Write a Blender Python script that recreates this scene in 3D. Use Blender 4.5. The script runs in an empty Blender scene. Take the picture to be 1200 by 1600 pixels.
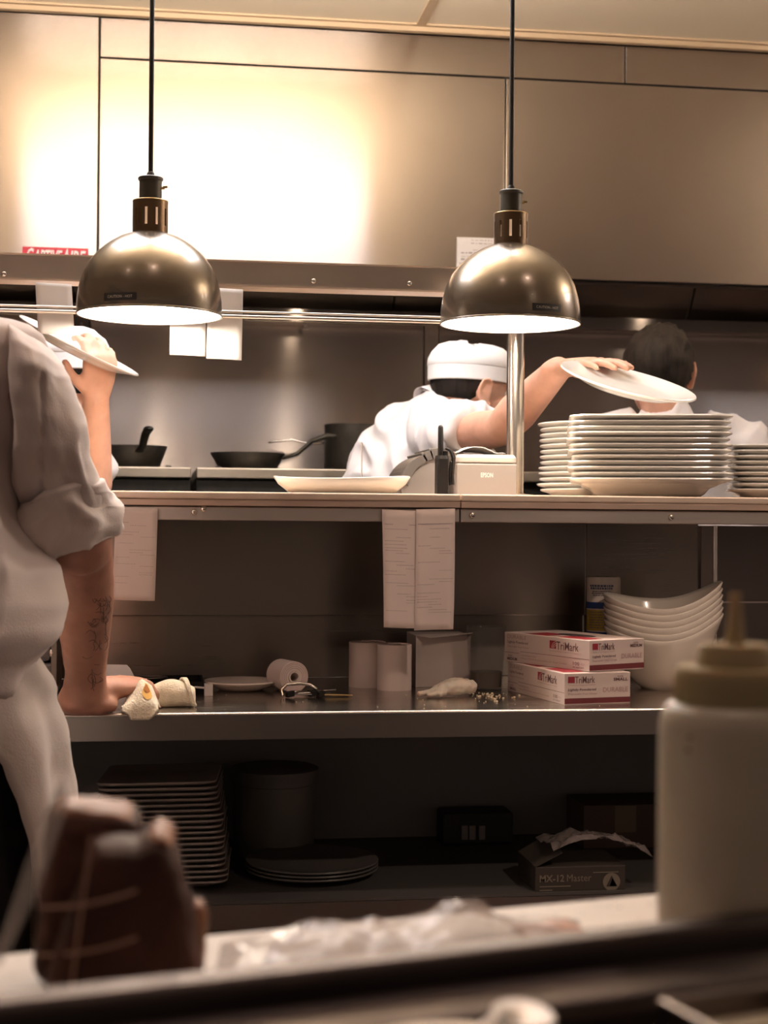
import bpy, bmesh, math, random
from mathutils import Vector, Matrix, noise, Quaternion

random.seed(7)
R = math.radians
V = Vector

# ------------------------------------------------------------------ camera
CAM = V((0.0, 0.0, 1.172))
FPX = 2400.0                      # focal length in pixels of the 1200 x 1600 frame
YAW, PITCH, ROLL = R(8.3), R(0.36), R(0.45)
fwd = V((math.sin(YAW) * math.cos(PITCH), math.cos(YAW) * math.cos(PITCH), math.sin(PITCH)))
r0 = V((math.cos(YAW), -math.sin(YAW), 0))
u0 = r0.cross(fwd)
rgt = r0 * math.cos(ROLL) + u0 * math.sin(ROLL)
upv = u0 * math.cos(ROLL) - r0 * math.sin(ROLL)
scene = bpy.context.scene
C = scene.collection
cam_data = bpy.data.cameras.new('camera')
cam = bpy.data.objects.new('camera', cam_data)
C.objects.link(cam)
cam.matrix_world = Matrix(((rgt.x, upv.x, -fwd.x, CAM.x), (rgt.y, upv.y, -fwd.y, CAM.y),
                           (rgt.z, upv.z, -fwd.z, CAM.z), (0, 0, 0, 1)))
cam_data.sensor_fit = 'HORIZONTAL'
cam_data.sensor_width = 24.0
cam_data.lens = FPX / 1200 * 24.0
cam_data.clip_start = 0.02
cam_data.dof.use_dof = True
cam_data.dof.focus_distance = 2.55
cam_data.dof.aperture_fstop = 6.3
scene.camera = cam

# ------------------------------------------------------------------ light and exposure
scene.view_settings.view_transform = 'Standard'
scene.view_settings.look = 'None'
scene.view_settings.exposure = -0.18
scene.view_settings.gamma = 1.0
scene.view_settings.use_curve_mapping = False
scene.cycles.sample_clamp_indirect = 6.0
world = bpy.data.worlds.new('world')
scene.world = world
world.use_nodes = True
world.node_tree.nodes['Background'].inputs[0].default_value = (1.0, 0.735, 0.62, 1)
world.node_tree.nodes['Background'].inputs[1].default_value = 0.17

CEIL = 2.55
def point_light(name, loc, energy, color, radius, spot=None, blend=0.6, aim=None):
    l = bpy.data.lights.new(name, 'SPOT' if spot else 'POINT')
    l.energy = energy; l.color = color; l.shadow_soft_size = radius
    if spot:
        l.spot_size = spot; l.spot_blend = blend
    o = bpy.data.objects.new(name, l); C.objects.link(o); o.location = loc
    if aim is not None:
        o.rotation_euler = (V(aim) - V(loc)).to_track_quat('-Z', 'Y').to_euler()
    return o
# warm bulbs of the dining side, behind the photographer (their small reflections show on the lamp shades)
for i, x in enumerate((-1.7, -0.75, 0.1, 0.95, 1.9)):
    point_light('dining_bulb', (x, -0.9 - 0.1 * (i % 2), 2.2), 0.6, (1.0, 0.74, 0.52), 0.03)
# recessed warm downlights in the ceiling over the aisle and the serving counter
for x, y, e in ((-0.75, 1.68, 18.0), (0.1, 1.68, 7.0), (0.95, 1.68, 14.0), (1.8, 1.68, 18.0), (0.35, 0.80, 12.0)):
    point_light('ceiling_downlight', (x, y, CEIL - 0.03), e, (1.0, 0.745, 0.645), 0.06, spot=R(105), blend=0.7, aim=(x, y, 0.0))
point_light('accent_downlight', (1.5, 0.6, CEIL - 0.03), 62.0, (1.0, 0.78, 0.62), 0.03, spot=R(26), blend=0.5, aim=(0.80, 2.55, 0.97))
TROFFER_STRENGTH = 14.0
LAMP_ENERGY = 10.0

# ------------------------------------------------------------------ pixel helpers (photograph frame -> place)
def ray(px, py):
    return fwd * FPX + rgt * (px - 600.0) - upv * (py - 800.0)
def P(px, py, Y):
    d = ray(px, py); return CAM + d * (Y / d.y)
def PZ(px, py, z):
    d = ray(px, py); return CAM + d * ((z - CAM.z) / d.z)
def view_angle(px):
    return YAW + math.atan((px - 600.0) / FPX)
def pix(v):
    d = V(v) - CAM; k = FPX / d.dot(fwd)
    return 600 + d.dot(rgt) * k, 800 - d.dot(upv) * k

# ------------------------------------------------------------------ materials
MATS = {}
def nmat(name):
    m = bpy.data.materials.new(name); m.use_nodes = True
    return m, m.node_tree.nodes, m.node_tree.links, m.node_tree.nodes['Principled BSDF']
def mat(name, col, rough=0.5, metal=0.0, var=0.0, vscale=20.0, bump=0.0, bscale=200.0, spec=0.5, alpha=1.0, trans=0.0,
        sss=0.0, emit=None, estr=0.0, coat=0.0, ior=1.45, stretch=None, sheen=0.0):
    if name in MATS: return MATS[name]
    m, N, L, b = nmat(name)
    b.inputs['Base Color'].default_value = (*col, 1); b.inputs['Roughness'].default_value = rough
    b.inputs['Metallic'].default_value = metal; b.inputs['Specular IOR Level'].default_value = spec
    b.inputs['Alpha'].default_value = alpha; b.inputs['Transmission Weight'].default_value = trans
    b.inputs['IOR'].default_value = ior; b.inputs['Coat Weight'].default_value = coat
    b.inputs['Sheen Weight'].default_value = sheen
    if sss:
        b.inputs['Subsurface Weight'].default_value = sss; b.inputs['Subsurface Scale'].default_value = 0.01
        b.inputs['Subsurface Radius'].default_value = (1.0, 0.35, 0.2)
    if emit:
        b.inputs['Emission Color'].default_value = (*emit, 1); b.inputs['Emission Strength'].default_value = estr
    if var or bump:
        tc = N.new('ShaderNodeTexCoord'); mp = N.new('ShaderNodeMapping')
        L.new(tc.outputs['Object'], mp.inputs[0])
        if stretch: mp.inputs['Scale'].default_value = stretch
        if var:
            n = N.new('ShaderNodeTexNoise'); n.inputs['Scale'].default_value = vscale; n.inputs['Detail'].default_value = 6
            L.new(mp.outputs[0], n.inputs['Vector'])
            cr = N.new('ShaderNodeValToRGB')
            cr.color_ramp.elements[0].position = 0.3; cr.color_ramp.elements[1].position = 0.7
            cr.color_ramp.elements[0].color = (*[max(0, c * (1 - var)) for c in col], 1)
            cr.color_ramp.elements[1].color = (*[min(1, c * (1 + var)) for c in col], 1)
            L.new(n.outputs[0], cr.inputs[0]); L.new(cr.outputs[0], b.inputs['Base Color'])
        if bump:
            n2 = N.new('ShaderNodeTexNoise'); n2.inputs['Scale'].default_value = bscale; n2.inputs['Detail'].default_value = 4
            L.new(mp.outputs[0], n2.inputs['Vector'])
            bp = N.new('ShaderNodeBump'); bp.inputs['Strength'].default_value = bump; bp.inputs['Distance'].default_value = 0.002
            L.new(n2.outputs[0], bp.inputs['Height']); L.new(bp.outputs[0], b.inputs['Normal'])
    MATS[name] = m
    return m
def steel(name, col=(0.52, 0.47, 0.42), rough=0.32, aniso=0.0, rot=0.0, var=0.12, axis='Z', grain=(1, 60, 60), wave=0.0, dirt=0.0):
    """brushed stainless: stretched highlight, fine grain, faint smears"""
    m, N, L, b = nmat(name)
    b.inputs['Metallic'].default_value = 1.0
    b.inputs['Anisotropic'].default_value = aniso; b.inputs['Anisotropic Rotation'].default_value = rot
    if aniso:
        t = N.new('ShaderNodeTangent'); t.direction_type = 'RADIAL'; t.axis = axis
        L.new(t.outputs[0], b.inputs['Tangent'])
    tc = N.new('ShaderNodeTexCoord')
    mp = N.new('ShaderNodeMapping'); mp.inputs['Scale'].default_value = grain
    L.new(tc.outputs['Object'], mp.inputs[0])
    n = N.new('ShaderNodeTexNoise'); n.inputs['Scale'].default_value = 8; n.inputs['Detail'].default_value = 5
    L.new(mp.outputs[0], n.inputs['Vector'])
    n3 = N.new('ShaderNodeTexNoise'); n3.inputs['Scale'].default_value = 3.0; n3.inputs['Detail'].default_value = 5
    L.new(tc.outputs['Object'], n3.inputs['Vector'])
    mx = N.new('ShaderNodeMath'); mx.operation = 'ADD'
    L.new(n.outputs[0], mx.inputs[0]); L.new(n3.outputs[0], mx.inputs[1])
    cr = N.new('ShaderNodeMapRange'); cr.inputs[1].default_value = 0.6; cr.inputs[2].default_value = 1.4
    cr.inputs[3].default_value = rough * (1 - var); cr.inputs[4].default_value = rough * (1 + var)
    L.new(mx.outputs[0], cr.inputs[0]); L.new(cr.outputs[0], b.inputs['Roughness'])
    rp = N.new('ShaderNodeValToRGB'); rp.color_ramp.elements[0].position = 0.3; rp.color_ramp.elements[1].position = 0.75
    rp.color_ramp.elements[0].color = (*[c * (0.86 - dirt) for c in col], 1); rp.color_ramp.elements[1].color = (*col, 1)
    L.new(n3.outputs[0], rp.inputs[0]); L.new(rp.outputs[0], b.inputs['Base Color'])
    if wave:
        n4 = N.new('ShaderNodeTexNoise'); n4.inputs['Scale'].default_value = 2.2; n4.inputs['Detail'].default_value = 1
        L.new(tc.outputs['Object'], n4.inputs['Vector'])
        bp = N.new('ShaderNodeBump'); bp.inputs['Strength'].default_value = 1.0; bp.inputs['Distance'].default_value = wave
        L.new(n4.outputs[0], bp.inputs['Height']); L.new(bp.outputs[0], b.inputs['Normal'])
    MATS[name] = m
    return m

# ------------------------------------------------------------------ mesh builder
WORLDLOC = {}
class MB:
    def __init__(self): self.v = []; self.f = []
    def add(self, vs, fs):
        o = len(self.v); self.v += [V(p) for p in vs]; self.f += [tuple(i + o for i in q) for q in fs]; return self
    def bx(self, x0, x1, y0, y1, z0, z1):
        vs = [(x, y, z) for z in (z0, z1) for y in (y0, y1) for x in (x0, x1)]
        return self.add(vs, [(0, 2, 3, 1), (4, 5, 7, 6), (0, 1, 5, 4), (2, 6, 7, 3), (0, 4, 6, 2), (1, 3, 7, 5)])
    def obx(self, c, ax, ay, az):
        """oriented box: centre, three half-axis vectors"""
        c, ax, ay, az = V(c), V(ax), V(ay), V(az)
        vs = [c + ax * i + ay * j + az * k for k in (-1, 1) for j in (-1, 1) for i in (-1, 1)]
        return self.add(vs, [(0, 2, 3, 1), (4, 5, 7, 6), (0, 1, 5, 4), (2, 6, 7, 3), (0, 4, 6, 2), (1, 3, 7, 5)])
    def loft(self, rings, cap0=True, cap1=True, closed=True):
        n = len(rings[0]); vs = [p for r in rings for p in r]; fs = []
        for i in range(len(rings) - 1):
            for j in range(n if closed else n - 1):
                k = (j + 1) % n
                fs.append((i * n + j, i * n + k, (i + 1) * n + k, (i + 1) * n + j))
        if cap0: fs.append(tuple(reversed(range(n))))
        if cap1: fs.append(tuple((len(rings) - 1) * n + j for j in range(n)))
        return self.add(vs, fs)
    def lathe(self, prof, n=32, c=(0, 0, 0), cap0=True, cap1=True, axis=None, squash=1.0):
        c = V(c); rings = []
        q = Quaternion() if axis is None else V((0, 0, 1)).rotation_difference(V(axis).normalized())
        for r, z in prof:
            rings.append([c + q @ V((max(r, 1e-5) * math.cos(2 * math.pi * j / n), squash * max(r, 1e-5) * math.sin(2 * math.pi * j / n), z)) for j in range(n)])
        return self.loft(rings, cap0, cap1)
    def cyl(self, a, b, r0, r1=None, n=16):
        a, b = V(a), V(b); r1 = r0 if r1 is None else r1
        return self.lathe([(r0, 0), (r1, (b - a).length)], n, a, axis=b - a)
    def tube(self, path, rad, n=12, cap=True, ref=None, squash=None, rnd=True):
        """round (or squashed) tube along a path; rad a number, list, or list of (ra, rb)"""
        path = [V(p) for p in path]; m = len(path)
        if not isinstance(rad, (list, tuple)): rad = [rad] * m
        rings = []; nrm = None
        for i, p in enumerate(path):
            t = (path[min(i + 1, m - 1)] - path[max(i - 1, 0)]).normalized()
            if nrm is None:
                h = V(ref) if ref is not None else (V((0, 0, 1)) if abs(t.z) < 0.9 else V((1, 0, 0)))
                nrm = (h - t * h.dot(t)).normalized()
            else:
                nrm = (nrm - t * nrm.dot(t)).normalized()
            bn = t.cross(nrm); r = rad[i]; ra, rb = r if isinstance(r, (tuple, list)) else (r, r)
            if rnd and cap and i == 0:
                for s, k in ((0.45, -0.85), (0.8, -0.55)):
                    rings.append([p + t * (k * min(ra, rb)) + nrm * (ra * s * math.cos(2 * math.pi * j / n)) + bn * (rb * s * math.sin(2 * math.pi * j / n)) for j in range(n)])
            rings.append([p + nrm * (ra * math.cos(2 * math.pi * j / n)) + bn * (rb * math.sin(2 * math.pi * j / n)) for j in range(n)])
            if rnd and cap and i == m - 1:
                for s, k in ((0.8, 0.55), (0.45, 0.85)):
                    rings.append([p + t * (k * min(ra, rb)) + nrm * (ra * s * math.cos(2 * math.pi * j / n)) + bn * (rb * s * math.sin(2 * math.pi * j / n)) for j in range(n)])
        return self.loft(rings, cap, cap)
    def ell(self, c, rx, ry, rz, n=20, m=12, M=None):
        c = V(c); rings = []
        for i in range(1, m):
            a = math.pi * i / m
            ring = [V((rx * math.sin(a) * math.cos(2 * math.pi * j / n), ry * math.sin(a) * math.sin(2 * math.pi * j / n), -rz * math.cos(a))) for j in range(n)]
            if M is not None: ring = [M @ p for p in ring]
            rings.append([c + p for p in ring])
        return self.loft(rings)
    def sheet(self, grid):
        n = len(grid[0]); vs = [p for r in grid for p in r]
        return self.add(vs, [(i * n + j, i * n + j + 1, (i + 1) * n + j + 1, (i + 1) * n + j) for i in range(len(grid) - 1) for j in range(n - 1)])
    def prism(self, poly, d):
        """poly: list of 3d points, extruded by vector d"""
        poly = [V(p) for p in poly]; d = V(d); n = len(poly)
        return self.loft([poly, [p + d for p in poly]])
    def xf(self, M):
        self.v = [M @ p for p in self.v]; return self
    def mesh(self, name, off=None, smooth=False):
        me = bpy.data.meshes.new(name)
        me.from_pydata([tuple(p - off) if off is not None else tuple(p) for p in self.v], [], self.f)
        bm = bmesh.new(); bm.from_mesh(me)
        bmesh.ops.recalc_face_normals(bm, faces=bm.faces[:])
        bm.to_mesh(me); bm.free()
        if smooth: me.shade_smooth()
        me.update()
        return me
    def build(self, name, material, parent=None, loc=None, smooth=False, bevel=0.0, solid=0.0, sub=0, local=False, angle=None):
        """parts of a thing: geometry in world coordinates unless local"""
        if parent is not None:
            off = V((0, 0, 0)) if local else WORLDLOC.get(parent.name, V((0, 0, 0)))
        else:
            off = V(loc) if loc is not None else V((0, 0, 0))
        me = self.mesh(name, off, smooth)
        o = link(name, me, material)
        if parent is not None:
            o.parent = parent; WORLDLOC[o.name] = off
        else:
            o.location = off; WORLDLOC[o.name] = off
        mods(o, bevel, solid, sub)
        if smooth and angle: me.set_sharp_from_angle(angle=R(angle))
        return o
def mods(o, bevel=0, solid=0, sub=0):
    if bevel:
        b = o.modifiers.new('bevel', 'BEVEL'); b.width = bevel; b.segments = 2; b.limit_method = 'ANGLE'; b.angle_limit = R(40)
    if sub:
        s = o.modifiers.new('sub', 'SUBSURF'); s.levels = sub; s.render_levels = sub
    if solid:
        s = o.modifiers.new('solid', 'SOLIDIFY'); s.thickness = abs(solid); s.offset = 0 if solid > 0 else -1
def link(name, me, material):
    o = bpy.data.objects.new(name, me); C.objects.link(o)
    if material is not None and len(me.materials) == 0: me.materials.append(material)
    return o
def tag(o, label=None, cat=None, group=None, kind=None):
    if label: o['label'] = label
    if cat: o['category'] = cat
    if group: o['group'] = group
    if kind: o['kind'] = kind
    return o
def thing(name, label, cat, loc, rz=0.0, group=None):
    o = bpy.data.objects.new(name, None); C.objects.link(o)
    o.empty_display_size = 0.05
    o.location = loc; o.rotation_euler = (0, 0, rz)
    WORLDLOC[o.name] = V(loc)
    return tag(o, label, cat, group)
def struct(o, label=None):
    o['kind'] = 'structure'
    if label: o['label'] = label
    return o
ORD = ['topmost', 'second', 'third', 'fourth', 'fifth', 'sixth', 'seventh', 'eighth', 'ninth', 'tenth', 'eleventh', 'twelfth',
       'thirteenth', 'fourteenth', 'fifteenth', 'sixteenth', 'seventeenth', 'eighteenth', 'nineteenth', 'twentieth']
def from_top(k):
    return 'topmost' if k == 0 else ORD[k] + ' from the top'
def arc(c, r, a0, a1, n, ux, uy):
    return [V(c) + V(ux) * (r * math.cos(a0 + (a1 - a0) * i / n)) + V(uy) * (r * math.sin(a0 + (a1 - a0) * i / n)) for i in range(n + 1)]
def rsq(h, r, z, n=6, hy=None, c=(0, 0)):
    """rounded rectangle ring"""
    hy = hy or h; pts = []
    for k, (sx, sy) in enumerate(((1, 1), (-1, 1), (-1, -1), (1, -1))):
        for i in range(n + 1):
            a = math.pi / 2 * k + math.pi / 2 * i / n
            pts.append(V((c[0] + sx * (h - r) + r * math.cos(a), c[1] + sy * (hy - r) + r * math.sin(a), z)))
    return pts
def smoothstep(a, b, x):
    t = max(0.0, min(1.0, (x - a) / (b - a))); return t * t * (3 - 2 * t)
def lerp_table(tab, x):
    if x <= tab[0][0]: return tab[0][1:]
    for a, b in zip(tab, tab[1:]):
        if x <= b[0]:
            t = (x - a[0]) / (b[0] - a[0]); t = t * t * (3 - 2 * t) * 0.5 + t * 0.5
            return tuple(p + (q - p) * t for p, q in zip(a[1:], b[1:]))
    return tab[-1][1:]
def resmooth(mb, voxel, it=4, fac=0.5):
    """fuse overlapping closed volumes into one continuous surface; returns a mesh datablock"""
    me = bpy.data.meshes.new('tmp'); me.from_pydata([tuple(p) for p in mb.v], [], mb.f)
    bm = bmesh.new(); bm.from_mesh(me); bmesh.ops.recalc_face_normals(bm, faces=bm.faces[:]); bm.to_mesh(me); bm.free()
    o = bpy.data.objects.new('tmp', me); C.objects.link(o)
    r = o.modifiers.new('r', 'REMESH'); r.mode = 'VOXEL'; r.voxel_size = voxel
    if it:
        s = o.modifiers.new('s', 'SMOOTH'); s.iterations = it; s.factor = fac
    dg = bpy.context.evaluated_depsgraph_get()
    out = bpy.data.meshes.new_from_object(o.evaluated_get(dg), depsgraph=dg)
    bpy.data.objects.remove(o); bpy.data.meshes.remove(me)
    out.shade_smooth()
    return out
def part_mesh(name, me, material, parent, disp=None):
    """world-space mesh datablock as a part of parent"""
    off = WORLDLOC.get(parent.name, V((0, 0, 0)))
    if disp is not None:
        nrm = [v.normal.copy() for v in me.vertices]
        for v, n in zip(me.vertices, nrm): v.co = disp(v.co.copy(), n)
    for v in me.vertices: v.co = v.co - off
    me.name = name; me.materials.clear(); me.materials.append(material); me.update()
    o = link(name, me, material); o.parent = parent; WORLDLOC[o.name] = off
    return o
_txt = {}
def text_geo(s, bold=0.0):
    if (s, bold) in _txt: return _txt[(s, bold)]
    cu = bpy.data.curves.new('t', 'FONT'); cu.body = s; cu.size = 1.0; cu.resolution_u = 2; cu.offset = bold
    o = bpy.data.objects.new('t', cu); C.objects.link(o)
    dg = bpy.context.evaluated_depsgraph_get()
    me = bpy.data.meshes.new_from_object(o.evaluated_get(dg), depsgraph=dg)
    vs = [v.co.copy() for v in me.vertices]; fs = [tuple(p.vertices) for p in me.polygons]
    bpy.data.objects.remove(o); bpy.data.curves.remove(cu); bpy.data.meshes.remove(me)
    _txt[(s, bold)] = (vs, fs); return vs, fs
def put_text(mb, s, org, ux, uy, w, h, bold=0.0, slant=0.0, lift=0.0004):
    """flat lettering filling a w x h box whose lower-left corner is org, along ux and uy"""
    vs, fs = text_geo(s, bold)
    x0 = min(v.x for v in vs); x1 = max(v.x for v in vs); y0 = min(v.y for v in vs); y1 = max(v.y for v in vs)
    ux, uy, org = V(ux), V(uy), V(org); n = ux.cross(uy).normalized() * lift
    mb.add([org + ux * ((v.x - x0) / (x1 - x0) * w + slant * (v.y - y0) / (y1 - y0) * h) + uy * ((v.y - y0) / (y1 - y0) * h) + n for v in vs], fs)
    return mb
def quad(mb, org, ux, uy, w, h, lift=0.0004):
    ux, uy, org = V(ux), V(uy), V(org); n = ux.cross(uy).normalized() * lift
    return mb.add([org + n, org + ux * w + n, org + ux * w + uy * h + n, org + uy * h + n], [(0, 1, 2, 3)])

# palette
def cloth(name, col, wr=0.006, sc=6.0):
    """woven cotton: creased relief plus fine weave"""
    m, N, L, b = nmat(name)
    b.inputs['Base Color'].default_value = (*col, 1); b.inputs['Roughness'].default_value = 0.9; b.inputs['Sheen Weight'].default_value = 0.15
    b.inputs['Specular IOR Level'].default_value = 0.2
    tc = N.new('ShaderNodeTexCoord')
    mp = N.new('ShaderNodeMapping'); mp.inputs['Scale'].default_value = (1.0, 1.0, 0.55); mp.inputs['Rotation'].default_value = (0.0, 0.45, 0.0)
    L.new(tc.outputs['Object'], mp.inputs[0])
    n = N.new('ShaderNodeTexNoise'); n.inputs['Scale'].default_value = sc; n.inputs['Detail'].default_value = 2.5; n.inputs['Distortion'].default_value = 0.9
    n.noise_type = 'RIDGED_MULTIFRACTAL'
    L.new(mp.outputs[0], n.inputs['Vector'])
    bp = N.new('ShaderNodeBump'); bp.inputs['Strength'].default_value = 0.55; bp.inputs['Distance'].default_value = wr
    L.new(n.outputs[0], bp.inputs['Height'])
    n2 = N.new('ShaderNodeTexNoise'); n2.inputs['Scale'].default_value = 420; n2.inputs['Detail'].default_value = 2
    L.new(tc.outputs['Object'], n2.inputs['Vector'])
    bp2 = N.new('ShaderNodeBump'); bp2.inputs['Strength'].default_value = 0.35; bp2.inputs['Distance'].default_value = 0.0012
    L.new(n2.outputs[0], bp2.inputs['Height']); L.new(bp.outputs[0], bp2.inputs['Normal']); L.new(bp2.outputs[0], b.inputs['Normal'])
    MATS[name] = m
    return m
hood_steel = steel('hood_steel', (0.48, 0.42, 0.385), 0.21, 1.0, 0.25, 0.10, wave=0.0006)
wall_steel = steel('wall_steel', (0.46, 0.40, 0.36), 0.20, 0.93, 0.25, 0.10, wave=0.001)
shelf_steel = steel('shelf_steel', (0.66, 0.58, 0.52), 0.36, 0.0, 0.0, 0.2)
top_steel = steel('top_steel', (0.60, 0.55, 0.50), 0.22, 0.0, 0.0, 0.45, grain=(1, 60, 1), dirt=0.1)
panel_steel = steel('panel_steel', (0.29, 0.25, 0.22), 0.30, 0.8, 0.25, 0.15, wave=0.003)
edge_steel = steel('edge_steel', (0.36, 0.33, 0.31), 0.36, 0.0, 0.0, 0.2)
dark_steel = steel('dark_steel', (0.20, 0.17, 0.15), 0.4)
chrome = mat('chrome', (0.75, 0.70, 0.64), 0.15, 1.0)
black = mat('black_plastic', (0.009, 0.008, 0.008), 0.5, spec=0.2)
dark_iron = mat('dark_iron', (0.018, 0.016, 0.014), 0.45, 0.3, var=0.4, vscale=30)
ceramic = mat('ceramic', (0.80, 0.77, 0.72), 0.18, coat=0.3)
cream_ceramic = mat('cream_ceramic', (0.78, 0.745, 0.68), 0.2, coat=0.3)
paper = mat('paper', (0.80, 0.76, 0.74), 0.8, bump=0.05, bscale=60, sss=0.0)
shaded_paper = mat('shaded_paper', (0.60, 0.50, 0.47), 0.8, bump=0.05, bscale=60)  # ticket paper darkened for the shade below the pass shelf
ink = mat('ink', (0.30, 0.24, 0.225), 0.8)
chef_skin = mat('chef_skin', (0.46, 0.235, 0.17), 0.5, sss=0.15, var=0.12, vscale=25, bump=0.15, bscale=260)
skin = mat('skin', (0.62, 0.34, 0.24), 0.5, sss=0.15, var=0.10, vscale=25, bump=0.15, bscale=260)
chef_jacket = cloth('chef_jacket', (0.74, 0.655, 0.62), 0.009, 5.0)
jacket_white = cloth('jacket_white', (0.80, 0.755, 0.74))
cap_white = mat('cap_white', (0.85, 0.84, 0.82), 0.85, bump=0.1, bscale=400)
hair_dark = mat('hair_dark', (0.016, 0.012, 0.010), 0.7, var=0.5, vscale=60, stretch=(1, 1, 0.2), spec=0.15, bump=0.8, bscale=90)
trouser_black = mat('trouser_black', (0.010, 0.010, 0.011), 0.9)
shoe_black = mat('shoe_black', (0.012, 0.011, 0.011), 0.5)
# ================================================================== the setting
HOOD_Y, BACK_Y = 4.20, 5.00
XL, XR = -2.3, 3.4
floor_mat = mat('quarry_floor', (0.10, 0.055, 0.04), 0.5, var=0.3, vscale=6)
plaster = mat('plaster', (0.35, 0.29, 0.24), 0.8, var=0.05)
tile_mat = mat('ceiling_tile', (0.88, 0.79, 0.62), 0.9, bump=0.1, bscale=300)
grid_mat = mat('ceiling_grid', (0.55, 0.42, 0.28), 0.6)

struct(MB().bx(XL - 0.1, XR + 0.1, -4.0, BACK_Y + 0.1, -0.1, 0).build('floor', floor_mat, loc=(0, 0, 0)))
wb = MB().bx(XL, XR, BACK_Y, BACK_Y + 0.1, 0, CEIL).build('wall_back', plaster, loc=(0, BACK_Y, 0)); struct(wb)
struct(MB().bx(XL - 0.1, XL, 1.6, BACK_Y + 0.1, 0, CEIL).build('wall_left', plaster, loc=(XL, 1.6, 0)))
struct(MB().bx(XR, XR + 0.1, 1.6, BACK_Y + 0.1, 0, CEIL).build('wall_right', plaster, loc=(XR, 1.6, 0)))
# stainless wall sheets behind the range
sx = [XL, P(300, 600, BACK_Y).x - 1.25, P(661, 600, BACK_Y).x, P(684, 600, BACK_Y).x, P(684, 600, BACK_Y).x + 1.25, XR]
for a, b in zip(sx, sx[1:]):
    MB().bx(a + 0.002, b - 0.002, BACK_Y - (0.010 if b - a > 0.1 else 0.016), BACK_Y, 0.0, 1.86).build('panel', wall_steel, wb, bevel=0.0015)

ceil = MB().bx(XL, XR, -4.0, BACK_Y, CEIL + 0.02, CEIL + 0.10).build('ceiling', plaster, loc=(0, 0, CEIL)); struct(ceil)
gx0 = P(655, 32, HOOD_Y).x; GX, GY = 1.22, 0.61
xs = [gx0 + GX * k for k in range(-3, 4)]
ys = [HOOD_Y - 0.02 - GY * k for k in range(0, 13)]
for i in range(len(xs) - 1):
    for j in range(len(ys) - 1):
        x0, x1 = max(xs[i], XL), min(xs[i + 1], XR); y1, y0 = ys[j], ys[j + 1]
        if x1 - x0 < 0.05: continue
        MB().bx(x0 + 0.008, x1 - 0.008, y0 + 0.008, y1 - 0.008, CEIL - 0.003, CEIL + 0.019).build('tile', tile_mat, ceil)
for x in xs:
    if XL < x < XR: MB().bx(x - 0.012, x + 0.012, ys[-1], ys[0], CEIL - 0.008, CEIL).build('grid_bar', grid_mat, ceil)
for y in ys:
    MB().bx(max(xs[0], XL), min(xs[-1], XR), y - 0.012, y + 0.012, CEIL - 0.0078, CEIL).build('grid_bar', grid_mat, ceil)
struct(MB().bx(XL, XR, HOOD_Y - 0.022, HOOD_Y - 0.002, CEIL - 0.022, CEIL - 0.009).build('trim_1', grid_mat, loc=(0, HOOD_Y, CEIL)))

# suspended fluorescent fixture above the pass, reflected on the hood; the second is added to light the right
glow = mat('fixture_diffuser', (0.9, 0.9, 0.9), 0.5, emit=(0.97, 0.94, 0.99), estr=TROFFER_STRENGTH)
fxm = mat('white_metal', (0.8, 0.8, 0.78), 0.5)
FX0, FX1 = P(34, 287, 2 * HOOD_Y - 2.93).x, P(574, 287, 2 * HOOD_Y - 2.93).x
for x0, x1, lab in ((FX0, FX1, 'suspended fluorescent fixture above the left lamp, seen as glare on the hood'), (2.62, 3.36, 'added light fixture over the right end of the pass, unseen outside the frame')):
    y0, y1, z0 = 2.63, 3.24, 2.305
    t = thing('suspended_light', lab, 'ceiling light', ((x0 + x1) / 2, (y0 + y1) / 2, z0))
    fr = MB()
    for b in ((x0, x1, y0, y0 + 0.012), (x0, x1, y1 - 0.012, y1), (x0, x0 + 0.012, y0 + 0.012, y1 - 0.012), (x1 - 0.012, x1, y0 + 0.012, y1 - 0.012)):
        fr.bx(*b, z0, z0 + 0.05)
    fr.build('frame', fxm, t)
    MB().bx(x0 + 0.012, x1 - 0.012, y0 + 0.012, y1 - 0.012, z0 + 0.004, z0 + 0.010).build('lower_diffuser', glow, t)
    MB().bx(x0 + 0.012, x1 - 0.012, y0 + 0.012, y1 - 0.012, z0 + 0.040, z0 + 0.046).build('added_uplight', mat('added_uplight_glow', (0.9, 0.9, 0.9), 0.5, emit=(1.0, 0.85, 0.72), estr=TROFFER_STRENGTH * 6), t)  # upward glow added to brighten the ceiling
    for xx in (x0 + 0.1, x1 - 0.1):
        MB().cyl((xx, (y0 + y1) / 2, z0 + 0.045), (xx, (y0 + y1) / 2, CEIL - 0.003), 0.002, n=8).build('hanger', chrome, t)

# ================================================================== exhaust hood
zb = P(1000, 441, HOOD_Y).z          # lower edge of the hood
hood = thing('exhaust_hood', 'large stainless steel exhaust hood above the cooking line', 'exhaust hood', (0.4, HOOD_Y, zb))
zs = P(600, 112, HOOD_Y).z           # seam between skirt and main sheet
xa, xb_, xc = P(154, 250, HOOD_Y).x, P(789, 300, HOOD_Y).x, P(977, 90, HOOD_Y).x
g = 0.0025
def hp(x0, x1, z0, z1, nm='panel', dy=0.0):
    MB().bx(x0 + g, x1 - g, HOOD_Y + dy, HOOD_Y + 0.012 + dy, z0 + g, z1 - g).build(nm, hood_steel, hood, bevel=0.0015)
hp(XL + 0.01, xa, zb, CEIL - 0.022)
hp(xa, xb_, zb, zs); hp(xb_, XR - 0.01, zb, zs)
hp(xa, xc, zs, CEIL - 0.022, 'skirt_panel', 0.002); hp(xc, XR - 0.01, zs, CEIL - 0.022, 'skirt_panel', 0.002)
seam = mat('seam_black', (0.02, 0.018, 0.016), 0.7)
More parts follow.
